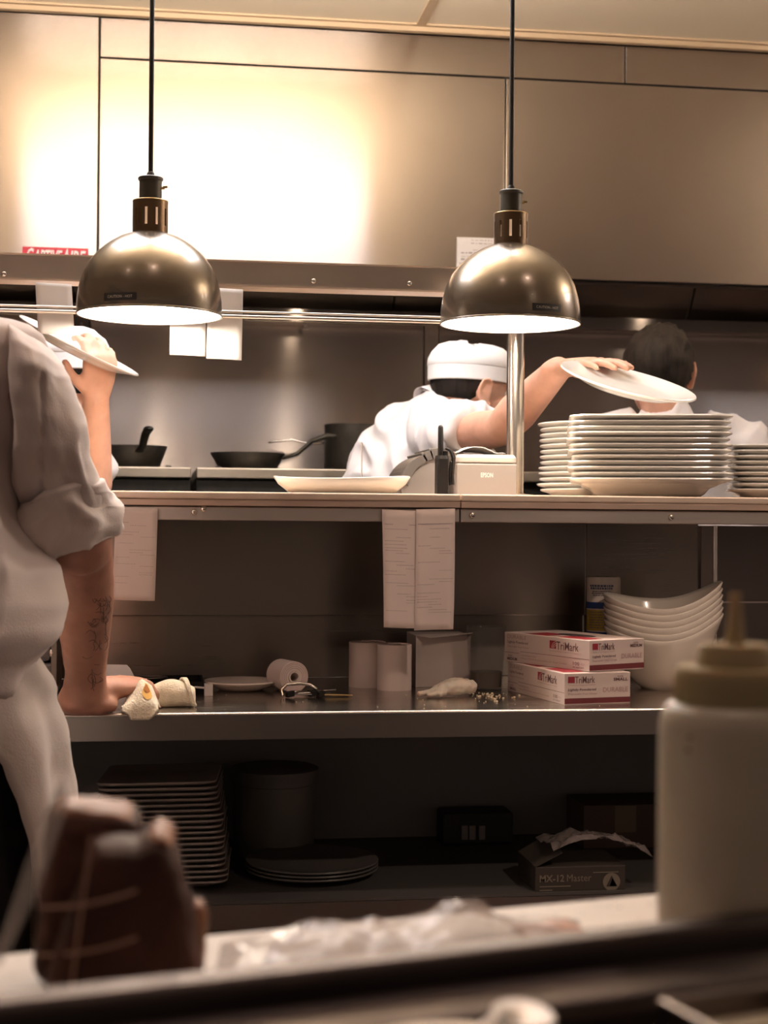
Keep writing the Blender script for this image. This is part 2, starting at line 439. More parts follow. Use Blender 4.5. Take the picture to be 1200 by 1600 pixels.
MB().bx(XL + 0.01, XR - 0.01, HOOD_Y + 0.0145, HOOD_Y + 0.03, zb, CEIL - 0.022).build('backing', seam, hood)
MB().bx(XL + 0.01, XR - 0.01, HOOD_Y + 0.03, BACK_Y - 0.02, CEIL - 0.2, CEIL - 0.18).build('top_plate', dark_steel, hood)
MB().bx(XL + 0.01, XR - 0.01, HOOD_Y + 0.03, HOOD_Y + 0.07, zb, zb + 0.012).build('lip', dark_steel, hood)
zg = P(600, 512, BACK_Y - 0.02).z
MB().bx(XL + 0.01, XR - 0.01, BACK_Y - 0.10, BACK_Y - 0.02, zg, zg + 0.045).build('grease_gutter', wall_steel, hood, bevel=0.003)
baf = dark_steel
k = 0
x = XL + 0.05
while x < XR - 0.5:                  # baffle filters leaning back inside the hood
    c = MB()
    c.add([V((x, BACK_Y - 0.03, zg + 0.05)), V((x + 0.49, BACK_Y - 0.03, zg + 0.05)), V((x + 0.49, BACK_Y - 0.40, CEIL - 0.21)), V((x, BACK_Y - 0.40, CEIL - 0.21)),
           V((x, BACK_Y - 0.05, zg + 0.05)), V((x + 0.49, BACK_Y - 0.05, zg + 0.05)), V((x + 0.49, BACK_Y - 0.42, CEIL - 0.21)), V((x, BACK_Y - 0.42, CEIL - 0.21))],
          [(0, 1, 2, 3), (4, 7, 6, 5), (0, 4, 5, 1), (1, 5, 6, 2), (2, 6, 7, 3), (3, 7, 4, 0)])
    c.build('filter', dark_steel, hood)
    x += 0.5
# small screws on the gutter and a bracket at the left
bracket = MB()
p = P(122, 505, BACK_Y - 0.13)
bracket.bx(p.x - 0.025, p.x + 0.03, p.y, p.y + 0.03, p.z - 0.02, p.z + 0.03)
bracket.build('bracket', dark_steel, hood, bevel=0.003)
MB().cyl(p + V((0.01, 0, -0.002)), p + V((0.01, -0.005, -0.002)), 0.004).build('bolt', chrome, hood)
p = P(478, 508, BACK_Y - 0.11)
MB().bx(p.x - 0.006, p.x + 0.006, p.y, p.y + 0.01, p.z - 0.012, p.z + 0.004).build('hook', dark_steel, hood)
# lights under the hood
for px in (486, 1082):
    q = P(px, 400, BACK_Y - 0.34)
    hl = MB().lathe([(0.02, -0.028), (0.045, -0.02), (0.05, 0.0), (0.05, 0.02), (0.02, 0.03)], 20, q).build('hood_lamp', mat('hood_lamp_glass', (0.8, 0.75, 0.65), 0.4), hood, smooth=True)
    point_light('hood_lamp_light', (q.x, q.y - 0.01, q.z - 0.06), 0.7, (1.0, 0.80, 0.6), 0.02)
# maker's sticker and paper notice
st = P(35, 385, HOOD_Y - 0.001); en = P(138, 387, HOOD_Y - 0.001)
w = en.x - st.x; h = 0.052
red = mat('sticker_red', (0.38, 0.012, 0.035), 0.5); white_ink = mat('white_ink', (0.9, 0.9, 0.9), 0.6)
s = thing('maker_sticker', 'red sticker with white lettering low on the left hood panel', 'sticker', (st.x, HOOD_Y - 0.002, st.z - h))
MB().bx(st.x, en.x, HOOD_Y - 0.0016, HOOD_Y - 0.0003, st.z - h, st.z).build('backing', red, s)
tb = MB(); X, Zu = V((1, 0, 0)), V((0, 0, 1))
put_text(tb, 'C', (st.x + w * 0.05, HOOD_Y - 0.0017, st.z - h * 0.80), X, Zu, w * 0.10, h * 0.74, 0.03, 0.12)
put_text(tb, 'APTIVE', (st.x + w * 0.165, HOOD_Y - 0.0017, st.z - h * 0.80), X, Zu, w * 0.42, h * 0.66, 0.03, 0.12)
put_text(tb, 'A', (st.x + w * 0.60, HOOD_Y - 0.0017, st.z - h * 0.80), X, Zu, w * 0.11, h * 0.74, 0.03, 0.12)
put_text(tb, 'IRE', (st.x + w * 0.72, HOOD_Y - 0.0017, st.z - h * 0.80), X, Zu, w * 0.22, h * 0.66, 0.03, 0.12)
tb.build('lettering', white_ink, s)
a, b = P(713, 371, HOOD_Y), P(776, 425, HOOD_Y)
s = thing('paper_notice', 'white printed paper notice stuck on the hood behind the right lamp', 'notice', (a.x, HOOD_Y - 0.002, b.z))
gr = [[V((a.x + (b.x - a.x) * i / 6, HOOD_Y - 0.004 - 0.003 * math.sin(3 * i / 6) - 0.002 * math.sin(2.0 * j / 6), b.z + (a.z - b.z) * j / 6)) for i in range(7)] for j in range(7)]
MB().sheet(gr).build('sheet', mat('notice_paper', (0.82, 0.80, 0.80), 0.7), s, solid=0.0006, smooth=True)
tb = MB()
for j, (u0_, u1_, hh) in enumerate(((.35, .85, .025), (.35, .85, .025), (0, 0, 0), (.4, .8, .025), (.1, .95, .06), (.1, .75, .02), (.1, .9, .06), (.05, .5, .02))):
    if u1_ <= u0_: continue
    zz = a.z - (a.z - b.z) * (0.09 + 0.1 * j); uu = u0_
    while uu < u1_:
        ww = random.uniform(0.04, 0.12)
        quad(tb, (a.x + (b.x - a.x) * uu, HOOD_Y - 0.0095, zz), X, Zu, (b.x - a.x) * ww, (a.z - b.z) * hh * random.uniform(0.5, 1)); uu += ww + 0.03
tb.build('print', mat('notice_ink', (0.35, 0.32, 0.34), 0.8), s)

# ================================================================== range with raised ledge, pans
RY0, RY1 = 4.12, BACK_Y - 0.03
zl_t, zl_b = P(400, 728, RY0).z, P(400, 748, RY0).z
grime = steel('grimy_steel', (0.42, 0.37, 0.31), 0.45, var=0.3, dirt=0.25)
for x0p, x1p, lab in ((-160, 299, 'cooking range with steel front ledge, left of the dark gap, under the first pan'),
                      (307, 900, 'cooking range with stained steel front ledge behind the shallow white dish')):
    x0, x1 = P(x0p, 740, RY0).x, P(x1p, 740, RY0).x
    rg = thing('cooking_range', lab, 'range', ((x0 + x1) / 2, (RY0 + RY1) / 2, 0))
    MB().bx(x0, x1, RY0 + 0.03, RY1, 0.12, zl_b - 0.002).build('body', dark_iron, rg, bevel=0.004)
    MB().bx(x0, x1, RY0, RY1 - 0.002, zl_b, zl_t - 0.006).build('ledge', grime, rg, bevel=0.003)
    for gx in range(4):
        xx = x0 + 0.06 + (x1 - x0 - 0.12) * gx / 3
        MB().bx(xx - 0.008, xx + 0.008, RY0 + 0.06, RY1 - 0.02, zl_t - 0.006, zl_t).build('grate_bar', dark_iron, rg)
    for kx in range(4):
        xx = x0 + (x1 - x0) * (kx + 0.5) / 4
        MB().cyl((xx, RY0 + 0.03, zl_b - 0.09), (xx, RY0 - 0.0, zl_b - 0.09), 0.02).build('knob', black, rg, smooth=True, angle=40)
    for fx in (x0 + 0.05, x1 - 0.05):
        for fy in (RY0 + 0.08, RY1 - 0.05):
            MB().cyl((fx, fy, 0), (fx, fy, 0.12), 0.02).build('foot', chrome, rg, smooth=True, angle=40)
def pan(px, py, Y, rad_px, hdir, label, hh=0.045, hl=0.19, lift=35):
    z = zl_t
    c = P(px, py, Y); c.z = z; r = rad_px / FPX * Y
    t = thing('frying_pan', label, 'frying pan', c, group='pans on the range')
    pr = [(0.0, 0.0), (r * 0.70, 0.0), (r * 0.80, 0.006), (r, hh), (r, hh + 0.002), (r * 0.985, hh), (r * 0.78, 0.009), (r * 0.68, 0.004), (0.0, 0.004)]
    MB().lathe(pr, 36, c, cap0=False, cap1=False).build('bowl', dark_iron, t, smooth=True, angle=50)
    d = V(hdir).normalized(); a = c + d * (r * 0.95) + V((0, 0, hh * 0.75))
    e = [a, a + d * 0.04 + V((0, 0, 0.012)), a + d * hl * 0.55 + V((0, 0, hl * 0.33)), a + d * hl * 0.85 + V((0, 0, hl * 0.43)), a + d * hl + V((0, 0, hl * 0.42))]
    MB().tube(e, [(0.005, 0.012), (0.006, 0.011), (0.007, 0.012), (0.008, 0.014), (0.006, 0.010)], 10, ref=(0, 0, 1)).build('handle', dark_iron, t, smooth=True)
    return t
pan(205, 715, 4.42, 55, (0.25, -1, 0), 'dark frying pan with its handle toward the pass, leftmost on the range', hh=0.06, hl=0.13)
pan(387, 718, 4.42, 58, (1, -0.15, 0), 'dark frying pan with raised handle pointing right, behind the spindle', hh=0.045, hl=0.15)
# stock pot behind the cook with a long steel handle
c = P(552, 715, 4.62); c.z = zl_t
t = thing('sauce_pot', 'dark deep pot with thin steel handle half hidden by the white-capped cook', 'pot', c)
r = 0.085; hh = P(552, 664, 4.62).z - zl_t
MB().lathe([(0, 0), (r, 0), (r + 0.004, 0.01), (r + 0.004, hh), (r - 0.002, hh), (r - 0.004, 0.01), (0, 0.006)], 36, c, cap0=False, cap1=False).build('pot_body', dark_iron, t, smooth=True, angle=50)
a = c + V((-r, 0, hh * 0.62))
MB().tube([a, a + V((-0.05, 0, -0.004)), a + V((-0.10, 0, 0.008)), a + V((-0.17, 0, 0.0))], [(0.004, 0.007)] * 4, 8, ref=(0, 0, 1)).build('handle', chrome, t, smooth=True)

# ================================================================== pass shelf
SY0, SY1 = 2.52, 3.08
zt = P(600, 771, SY0).z; SH = zt
shx0, shx1 = XL + 0.05, XR - 0.7
xj = P(720, 780, SY0).x
ps = thing('pass_shelf', 'long steel pass shelf under the lamps holding plates and printer', 'shelf', ((shx0 + shx1) / 2, (SY0 + SY1) / 2, SH - 0.055))
px1 = 24 / FPX * SY0; lip = 0.012
ledge_mat = mat('ledge_steel', (0.74, 0.60, 0.49), 0.42, 0.55, var=0.06)
for a, b in ((shx0, xj), (xj, shx1)):
    MB().bx(a + 0.0008, b - 0.0008, SY0 - 0.004, SY1, SH - lip, SH).build('top_plank', ledge_mat, ps, bevel=0.0025)
    MB().bx(a + 0.0008, b - 0.0008, SY0 - 0.001, SY0 + 0.03, SH - lip - 0.011, SH - lip - 0.0005).build('edge_strip', mat('edge_strip', (0.55, 0.41, 0.33), 0.42, 0.55, var=0.06), ps, bevel=0.001)
    MB().bx(a + 0.0008, b - 0.0008, SY0 + 0.006, SY0 + 0.03, SH - 0.047, SH - lip - 0.0125).build('front_rail', shelf_steel, ps, bevel=0.0015)
MB().bx(shx0, shx1, SY0 + 0.04, SY1 - 0.002, SH - 0.045, SH - lip - 0.0005).build('underframe', dark_steel, ps)
for px, py in ((303, 800), (318, 795), (738, 805), (1049, 808)):
    p = P(px, py, SY0 + 0.004)
    MB().ell(p, 0.005, 0.003, 0.005, 12, 6).build('screw', chrome, ps, smooth=True)
# ticket overshelf on a post
OY = 2.735
po = P(805, 650, OY + 0.10)
ox1 = P(720, 440, OY).x
zt_o, zb_o = P(500, 411, OY).z, P(500, 452, OY).z
os_ = thing('ticket_overshelf', 'slim steel overshelf with ticket rail above the pass, carried on a round post', 'shelf', (ox1, OY + 0.10, SH))
MB().bx(shx0, po.x + 0.02, OY, OY + 0.006, zb_o + 0.003, zt_o - 0.002).build('fascia', shelf_steel, os_)
MB().bx(shx0, po.x + 0.02, OY - 0.004, OY + 0.24, zt_o - 0.002, zt_o).build('top_sheet', ledge_mat, os_)
MB().bx(shx0, po.x + 0.02, OY - 0.006, OY + 0.05, zb_o, zb_o + 0.003).build('bottom_lip', ledge_mat, os_)
for px, py in ((6, 428), (490, 439), (640, 443)):
    MB().ell(P(px, py, OY - 0.001), 0.005, 0.003, 0.005, 12, 6).build('screw', chrome, os_, smooth=True)
zr = P(500, 494, OY - 0.015).z
for dz, rr in ((0.0042, 0.0022), (-0.0042, 0.0036)):
    MB().cyl((shx0, OY - 0.012, zr + dz), (po.x + 0.01, OY - 0.012, zr + dz), rr, n=10).build('rail', mat('rail_steel', (0.85, 0.80, 0.74), 0.3, 1.0), os_, smooth=True, angle=50)
for xx in (shx0 + 0.1, po.x):
    MB().bx(xx - 0.01, xx + 0.01, OY - 0.012, OY + 0.004, zr - 0.01, zb_o + 0.001).build('rail_bracket', shelf_steel, os_)
for xx in (po.x, shx0 + 0.25):
    MB().cyl((xx, OY + 0.10, SH), (xx, OY + 0.10, zt_o - 0.002), 0.0165, n=28).build('post', mat('post_steel', (0.80, 0.74, 0.66), 0.22, 1.0), os_, smooth=True, angle=50)
    MB().lathe([(0.035, 0), (0.035, 0.006), (0.0165, 0.008)], 28, (xx, OY + 0.10, SH + 0.0002)).build('flange', shelf_steel, os_, smooth=True, angle=40)

# ================================================================== worktop below the pass
WY0, WY1, WZ = 2.35, 2.86, 0.88
pc = thing('prep_counter', 'steel prep counter below the pass with lower shelf and steel back panels', 'counter', (0.4, 2.6, 0))
cx0, cx1 = XL + 0.05, XR - 0.6
MB().bx(cx0, cx1, WY0 + 0.002, WY1, WZ - 0.004, WZ).build('worktop', top_steel, pc)
ze = P(500, 1154, WY0).z
MB().bx(cx0, cx1, WY0, WY0 + 0.02, ze, WZ - 0.0045).build('front_edge', edge_steel, pc)
MB().cyl((cx0, WY0 + 0.004, WZ - 0.004), (cx1, WY0 + 0.004, WZ - 0.004), 0.004, n=10).build('bullnose', mat('bullnose_steel', (0.85, 0.78, 0.72), 0.25, 1.0), pc, smooth=True, angle=50)
MB().bx(cx0, cx1, WY0 + 0.03, WY1, WZ - 0.035, WZ - 0.0045).build('underframe', dark_steel, pc)
zseam = P(500, 961, WY1).z
pxs = [cx0, P(913, 900, WY1).x, P(1088, 900, WY1).x]
for a, b in zip(pxs, pxs[1:]):
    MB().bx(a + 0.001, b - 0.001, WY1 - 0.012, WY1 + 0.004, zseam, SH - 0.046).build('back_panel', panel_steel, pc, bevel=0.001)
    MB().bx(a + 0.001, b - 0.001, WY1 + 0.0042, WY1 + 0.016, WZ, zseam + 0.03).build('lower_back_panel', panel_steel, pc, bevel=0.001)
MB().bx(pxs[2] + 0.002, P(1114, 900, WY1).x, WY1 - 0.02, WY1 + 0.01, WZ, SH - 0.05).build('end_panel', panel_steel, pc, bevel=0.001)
xx = P(1120, 880, WY1 - 0.03).x
MB().cyl((xx, WY1 - 0.02, WZ), (xx, WY1 - 0.02, SH - 0.05), 0.005, n=12).build('corner_post', chrome, pc, smooth=True, angle=50)
MB().bx(xx + 0.01, cx1, WY1 + 0.10, WY1 + 0.12, 0.3, SH - 0.05).build('recess_panel', dark_steel, pc)
zz = P(1160, 940, WY1 + 0.09).z
MB().bx(xx + 0.01, cx1, WY1 + 0.095, WY1 + 0.0995, zz - 0.003, zz).build('recess_trim', shelf_steel, pc)
# lower shelf
LY0 = 2.40
zls = P(600, 1403, LY0).z
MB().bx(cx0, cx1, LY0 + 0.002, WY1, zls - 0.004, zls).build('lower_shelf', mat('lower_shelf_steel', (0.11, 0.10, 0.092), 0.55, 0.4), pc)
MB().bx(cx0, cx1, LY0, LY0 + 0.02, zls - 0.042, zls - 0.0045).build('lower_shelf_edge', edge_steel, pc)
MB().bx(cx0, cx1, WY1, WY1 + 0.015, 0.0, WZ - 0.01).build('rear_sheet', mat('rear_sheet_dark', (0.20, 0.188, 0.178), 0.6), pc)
for xx in (cx0 + 0.04, -0.9, 1.55, cx1 - 0.04):
    for yy in (LY0 + 0.06, WY1 - 0.05):
        MB().cyl((xx, yy, 0), (xx, yy, WZ - 0.036), 0.02, n=16).build('leg', shelf_steel, pc, smooth=True, angle=50)
# ================================================================== heat lamps
bronze = mat('bronze_paint', (0.185, 0.155, 0.122), 0.27, 0.85, coat=0.3)
collar_m = mat('lamp_collar', (0.13, 0.085, 0.05), 0.35, 0.9)
socket_m = mat('lamp_socket', (0.035, 0.03, 0.022), 0.45, 0.3)
shade_in = mat('shade_white', (0.92, 0.88, 0.84), 0.45)
bulb_m = mat('lamp_bulb', (1, 0.9, 0.8), 0.4, emit=(1.0, 0.78, 0.58), estr=22.0)
brass = mat('aged_brass', (0.35, 0.25, 0.12), 0.35, 1.0)
def heat_lamp(px, py, Y, label, side, lab_u):
    c = P(px, py, Y)                 # centre of the shade's rim
    t = thing('heat_lamp', label, 'heat lamp', c, group='heat lamps hanging over the pass')
    s = 0.120 / 109
    prof = [(109, 0), (109.3, 4), (108.6, 22), (106, 40), (101, 58), (92.5, 76), (80, 92), (64, 106), (46, 117), (30, 123), (24, 125)]
    outer = [(r * s, z * s) for r, z in prof]
    inner = [((r - 1.6) * s, (z - (1.2 if z > 60 else 0)) * s) for r, z in prof]
    MB().lathe(outer, 72, c, cap0=False, cap1=False).build('shade', bronze, t, smooth=True)
    MB().lathe(inner, 72, c, cap0=False, cap1=False).build('shade_lining', shade_in, t, smooth=True)
    rim = [(109.6, -0.8), (110.2, 1.2), (109.3, 2.6), (107.4, 1.2), (108, -0.6)]
    MB().lathe([(r * s, z * s) for r, z in rim] + [(109.6 * s, -0.8 * s)], 72, c, cap0=False, cap1=False).build('shade_rim', bronze, t, smooth=True)
    # slotted collar
    z0, z1 = 122 * s, 172 * s; rc = 26.5 * s; n = 80; NS = 10
    zs_ = [z0, z0 + 12 * s, z0 + 38 * s, z1]
    m = MB()
    for k in range(n):
        a0, a1 = 2 * math.pi * k / n, 2 * math.pi * (k + 1) / n
        slot = (k % (n // NS)) in (0, 1)
        for q in range(3):
            if slot and q == 1: continue
            m.add([c + V((r * math.cos(a), r * math.sin(a), z)) for r in (rc, rc - 0.002) for (a, z) in ((a0, zs_[q]), (a1, zs_[q]), (a1, zs_[q + 1]), (a0, zs_[q + 1]))],
                  [(0, 1, 2, 3), (7, 6, 5, 4), (0, 4, 5, 1), (1, 5, 6, 2), (2, 6, 7, 3), (3, 7, 4, 0)])
    m.build('collar', collar_m, t)
    MB().lathe([(rc, z1 - 0.0005), (rc + 0.0008, z1), (rc, z1 + 0.0015), (18 * s, z1 + 0.0015)], 40, c, cap0=False, cap1=False).build('collar_ring', brass, t, smooth=True)
    zk = z1
    MB().lathe([(17 * s, zk), (17 * s, zk + 31 * s), (19 * s, zk + 33 * s), (19 * s, zk + 36 * s), (17 * s, zk + 37.5 * s), (6 * s, zk + 38.5 * s)], 36, c).build('socket', socket_m, t, smooth=True, angle=35)
    MB().lathe([(6.5 * s, zk + 38 * s), (5.8 * s, zk + 43 * s), (4.2 * s, zk + 45.5 * s)], 20, c).build('cord_grip', black, t, smooth=True, angle=35)
    top = CEIL - 0.009 - c.z
    MB().cyl(c + V((0, 0, zk + 44 * s)), V((c.x, c.y, CEIL - 0.012)), 0.0040, n=12).build('cord', black, t, smooth=True, angle=50)
    MB().lathe([(0.012, -0.03), (0.055, -0.022), (0.06, 0.0)], 28, (c.x, c.y, CEIL - 0.0085)).build('ceiling_canopy', socket_m, t, smooth=True, angle=35)
    d = V((math.cos(side), math.sin(side), 0))
    kb = c + d * (17 * s) + V((0, 0, zk + 20 * s))
    key = MB().cyl(kb, kb + d * (5 * s), 2.2 * s, n=10)
    key.obx(kb + d * (6.5 * s) + V((0, 0, 1.5 * s)), d * (3.4 * s), d.cross(V((0, 0, 1))) * (1.2 * s), V((0, 0, 1.6 * s)))
    key.build('switch_key', brass, t)
    # bulb with its neck standing inside the collar
    bp_ = [(0.004, 0.030), (0.030, 0.034), (0.046, 0.050), (0.048, 0.066), (0.038, 0.090), (0.022, 0.112)]
    MB().lathe(bp_, 32, c, cap0=True, cap1=True).build('bulb', bulb_m, t, smooth=True)
    MB().lathe([(0.0215, 0.1125), (0.0150, 0.130), (0.0140, 0.150), (0.0135, z1 - 0.004)], 24, c).build('bulb_neck', mat('bulb_neck_glow', (0.7, 0.5, 0.4), 0.4, emit=(1.0, 0.62, 0.38), estr=0.5), t, smooth=True)
    point_light('heat_lamp_light', c + V((0, 0, 0.018)), LAMP_ENERGY, (1.0, 0.86, 0.70), 0.03)
    # warning label wrapped on the shade
    a_mid = lab_u; wl, hl = 50 * s, 11 * s; zl0 = 8 * s
    def shade_r(z):
        z /= s
        for (ra, za), (rb, zb2) in zip(prof, prof[1:]):
            if za <= z <= zb2: return (ra + (rb - ra) * (z - za) / max(1e-6, zb2 - za)) * s
        return 100 * s
    def on(a, z, lift): r = shade_r(z) + lift; return c + V((r * math.cos(a), r * math.sin(a), z))
    da = wl / (108 * s)
    gr = [[on(a_mid - da / 2 + da * i / 10, zl0 + hl * j / 2, 0.0005) for i in range(11)] for j in range(3)]
    lb = MB().sheet(gr).build('warning_label', mat('label_black', (0.012, 0.010, 0.009), 0.5), t, solid=0.0003)
    vs, fs = text_geo('CAUTION - HOT'); x0 = min(v.x for v in vs); x1 = max(v.x for v in vs); y0 = min(v.y for v in vs); y1 = max(v.y for v in vs)
    tm = MB().add([on(a_mid - da * 0.38 + da * 0.76 * (v.x - x0) / (x1 - x0), zl0 + hl * 0.32 + hl * 0.36 * (v.y - y0) / (y1 - y0), 0.0010) for v in vs], fs)
    tm.build('label_text', mat('label_print', (0.40, 0.36, 0.30), 0.6), lb)
    return t
A1 = math.atan2(-1, 0)
heat_lamp(233.5, 493, 2.585, 'bronze dome heat lamp with visible switch key, left of the pair', R(-20), A1 - view_angle(234) - R(23))
heat_lamp(797, 507, 2.585, 'bronze dome heat lamp hanging in front of the round post, right of the pair', R(10), A1 - view_angle(797) + R(31))
# ================================================================== order tickets
def ticket(px0, px1, py0, py1, Y, label, curl=0.01, rows=0, group=None, skew=0.0, side=1, tone=0):
    a, b = P(px0, py0, Y), P(px1, py0, Y); zb2 = P((px0 + px1) / 2, py1, Y).z
    t = thing('order_ticket', label, 'ticket', ((a.x + b.x) / 2, Y, zb2), group=group)
    w = b.x - a.x; h = a.z - zb2
    def pt(u, v, lift=0.0):       # v from top 0 to bottom 1
        dy = -curl * math.sin(math.pi * v * 0.9) * (0.5 + 0.5 * v) - 0.004 * math.sin(math.pi * u) * v * side
        return V((a.x + w * u + skew * v, Y + dy - lift, a.z - h * v - 0.002 * u * side))
    gr = [[pt(i / 6, j / 16) for i in range(7)] for j in range(17)]
    MB().sheet(gr).build('slip', shaded_paper if rows else paper, t, solid=0.0004, smooth=True)
    if rows:
        m = MB(); rnd = random.Random(int(px0))
        v = 0.16
        while v < 0.86:
            u = 0.06 + rnd.choice((0, 0, 0.3, 0.55)); e = min(0.93, u + rnd.uniform(0.25, 0.6))
            while u < e:
                du = rnd.uniform(0.012, 0.03)
                m.add([pt(u, v + 0.006, 0.0005), pt(min(u + du, 0.96), v + 0.006, 0.0005), pt(min(u + du, 0.96), v, 0.0005), pt(u, v, 0.0005)], [(0, 1, 2, 3)])
                u += du + rnd.uniform(0.012, 0.03)
            v += rnd.choice((0.022, 0.022, 0.03, 0.07))
        if rows > 1: m.add([pt(0.05, 0.125, 0.0005), pt(0.95, 0.125, 0.0005), pt(0.95, 0.12, 0.0005), pt(0.05, 0.12, 0.0005)], [(0, 1, 2, 3)])
        m.build('print', ink, t)
    return t
TG = 'order tickets hung along the pass'
ticket(55, 112, 441, 522, OY - 0.0065, 'blank white order ticket on the upper rail, left of the left lamp', 0.004, group=TG, skew=0.006)
ticket(266, 322, 449, 555, OY - 0.0065, 'blank white order ticket hanging just under the left lamp shade', 0.004, group=TG)
ticket(325, 380, 449, 561, OY - 0.0072, 'longer white order ticket on the upper rail, right of the left lamp', 0.004, group=TG, skew=-0.002)
ticket(181, 247, 792, 937, SY0 - 0.002, 'printed order ticket hanging from the pass shelf beside the rolled sleeve', 0.006, 1, TG, skew=-0.004)
ticket(597, 655, 796, 980, SY0 - 0.002, 'printed order ticket hanging from the pass shelf, left of the joined pair', 0.006, 2, TG, skew=0.004)
ticket(650, 711, 796, 985, SY0 - 0.0035, 'creased printed order ticket hanging from the pass shelf, right of the joined pair', 0.008, 2, TG, skew=-0.002, side=-1)

# ================================================================== things on the pass shelf
def plate_mesh(name, half, corner, height, foot, mat_, square=True, n=8, edge=0.0022):
    """a plate: foot, flaring wall, rim, inner well; local origin at its base"""
    def ring(h, z):
        if square:
            return rsq(h, min(h * 0.99, corner * h / half), z, n)
        return [V((h * math.cos(2 * math.pi * j / 48), h * math.sin(2 * math.pi * j / 48), z)) for j in range(48)]
    e = edge
    prof = [(foot * 0.9, 0.001), (foot * 0.96, 0.0), (foot, 0.0), (foot + (half - foot) * 0.25, height * 0.22), (half * 0.88, height * 0.62), (half - e, height - 2 * e), (half, height - e),
            (half - e * 0.5, height), (half - 2 * e, height - 0.3 * e), (half * 0.87, height * 0.62 + 2 * e), (foot + (half - foot) * 0.2, height * 0.22 + 2 * e), (foot * 0.9, 0.0045 + e), (foot * 0.3, 0.0045 + e)]
    m = MB().loft([ring(h, z) for h, z in prof])
    me = m.mesh(name, None, True); me.materials.append(mat_)
    me.set_sharp_from_angle(angle=R(60))
    return me
def put(name, me, loc, rz, label, cat, group=None, rot=None):
    o = bpy.data.objects.new(name, me); C.objects.link(o)
    o.location = loc; o.rotation_euler = rot if rot else (0, 0, rz)
    return tag(o, label, cat, group)
sq_me = plate_mesh('square_plate', 0.140, 0.042, 0.020, 0.095, ceramic)
rd_me = plate_mesh('round_plate', 0.113, 0.0, 0.020, 0.075, ceramic, square=False)
rnd = random.Random(3)
# front stack: square plates standing on a low dish
c = P(1011, 775, 2.662)
va = -view_angle(1011)
bowl = plate_mesh('low_dish', 0.118, 0.04, 0.024, 0.088, cream_ceramic)
put('low_dish', bowl, (c.x, c.y, SH), va + R(3), 'low cream dish carrying the tall stack of square plates', 'dish')
N1 = 12; z0 = SH + 0.012; pitch = (P(1011, 648, 2.55).z - 0.02 - z0) / (N1 - 1)
for i in range(N1):
    k = N1 - 1 - i
    put('square_plate', sq_me, (c.x + rnd.uniform(-.004, .004) + 0.002 * (i - 6) * -0.35, c.y + rnd.uniform(-.004, .004), z0 + pitch * i), va + R(3) + rnd.uniform(-.015, .015),
        f'white square plate, {from_top(k)} in the tall front stack', 'plate', 'square plates stacked on the pass')
# rear-left stack: round plates
c2 = P(931, 772, 2.935); N2 = 13
pitch2 = (P(931, 657, 2.84).z - 0.02 - SH) / (N2 - 1)
for i in range(N2):
    k = N2 - 1 - i
    put('round_plate', rd_me, (c2.x + rnd.uniform(-.004, .004), c2.y + rnd.uniform(-.004, .004), SH + pitch2 * i), rnd.uniform(0, 6),
        f'white round plate, {from_top(k)} in the stack behind, beside the post', 'plate', 'round plates stacked on the pass')
# right stack at the frame's edge
sm_me = plate_mesh('small_plate', 0.115, 0.035, 0.018, 0.08, ceramic)
c3 = P(1236, 772, 2.72); N3 = 9
pitch3 = (P(1200, 693, 2.62).z - 0.018 - SH) / (N3 - 1)
for i in range(N3):
    k = N3 - 1 - i
    put('square_plate', sm_me, (c3.x + rnd.uniform(-.003, .003), c3.y + rnd.uniform(-.003, .003), SH + pitch3 * i), va + rnd.uniform(-.02, .02),
        f'white plate, {from_top(k)} in the short stack at the right frame edge', 'plate', 'plates in the right-hand stack')
# napkin of white cloth on the shelf left of the stacks is the dish: wide shallow serving dish
c = P(534, 770, 2.66); rw = 106 / FPX * 2.7
m = MB(); rings = []
for h, z in ((0.70, 0.0), (0.74, 0.0), (0.93, 0.016), (1.0, 0.028), (0.985, 0.0295), (0.91, 0.018), (0.70, 0.004), (0.25, 0.0035)):
    ring = []
    for j in range(64):
        a = 2 * math.pi * j / 64; q = (abs(math.cos(a)) ** 2.6 + abs(math.sin(a)) ** 2.6) ** (-1 / 2.6)
        wob = 1 + 0.02 * math.cos(2 * a) * z * 30
        ring.append(V((rw * h * q * math.cos(a), rw * 0.75 * h * q * math.sin(a), z * (1 + 0.10 * math.cos(2 * a + 0.6)))))
    rings.append(ring)
m.loft(rings)
o = m.build('serving_dish', cream_ceramic, loc=(0, 0, 0), smooth=True)
o.location = (c.x, c.y, SH); o.rotation_euler = (0, 0, -view_angle(534) + R(4))
tag(o, 'wide shallow cream serving dish standing alone on the pass shelf', 'dish')
# ticket spindle behind the dish
p = P(565, 742, 2.84)
t = thing('ticket_spindle', 'thin upright wire ticket spindle behind the shallow dish', 'spindle', (p.x, p.y, SH))
MB().lathe([(0.04, 0), (0.04, 0.004), (0.03, 0.006), (0.004, 0.008)], 28, (p.x, p.y, SH)).build('base', black, t, smooth=True, angle=40)
MB().tube([(p.x, p.y, SH + 0.007), (p.x, p.y, P(565, 692, 2.84).z)], [0.0015, 0.0012], 8).build('spike', chrome, t)
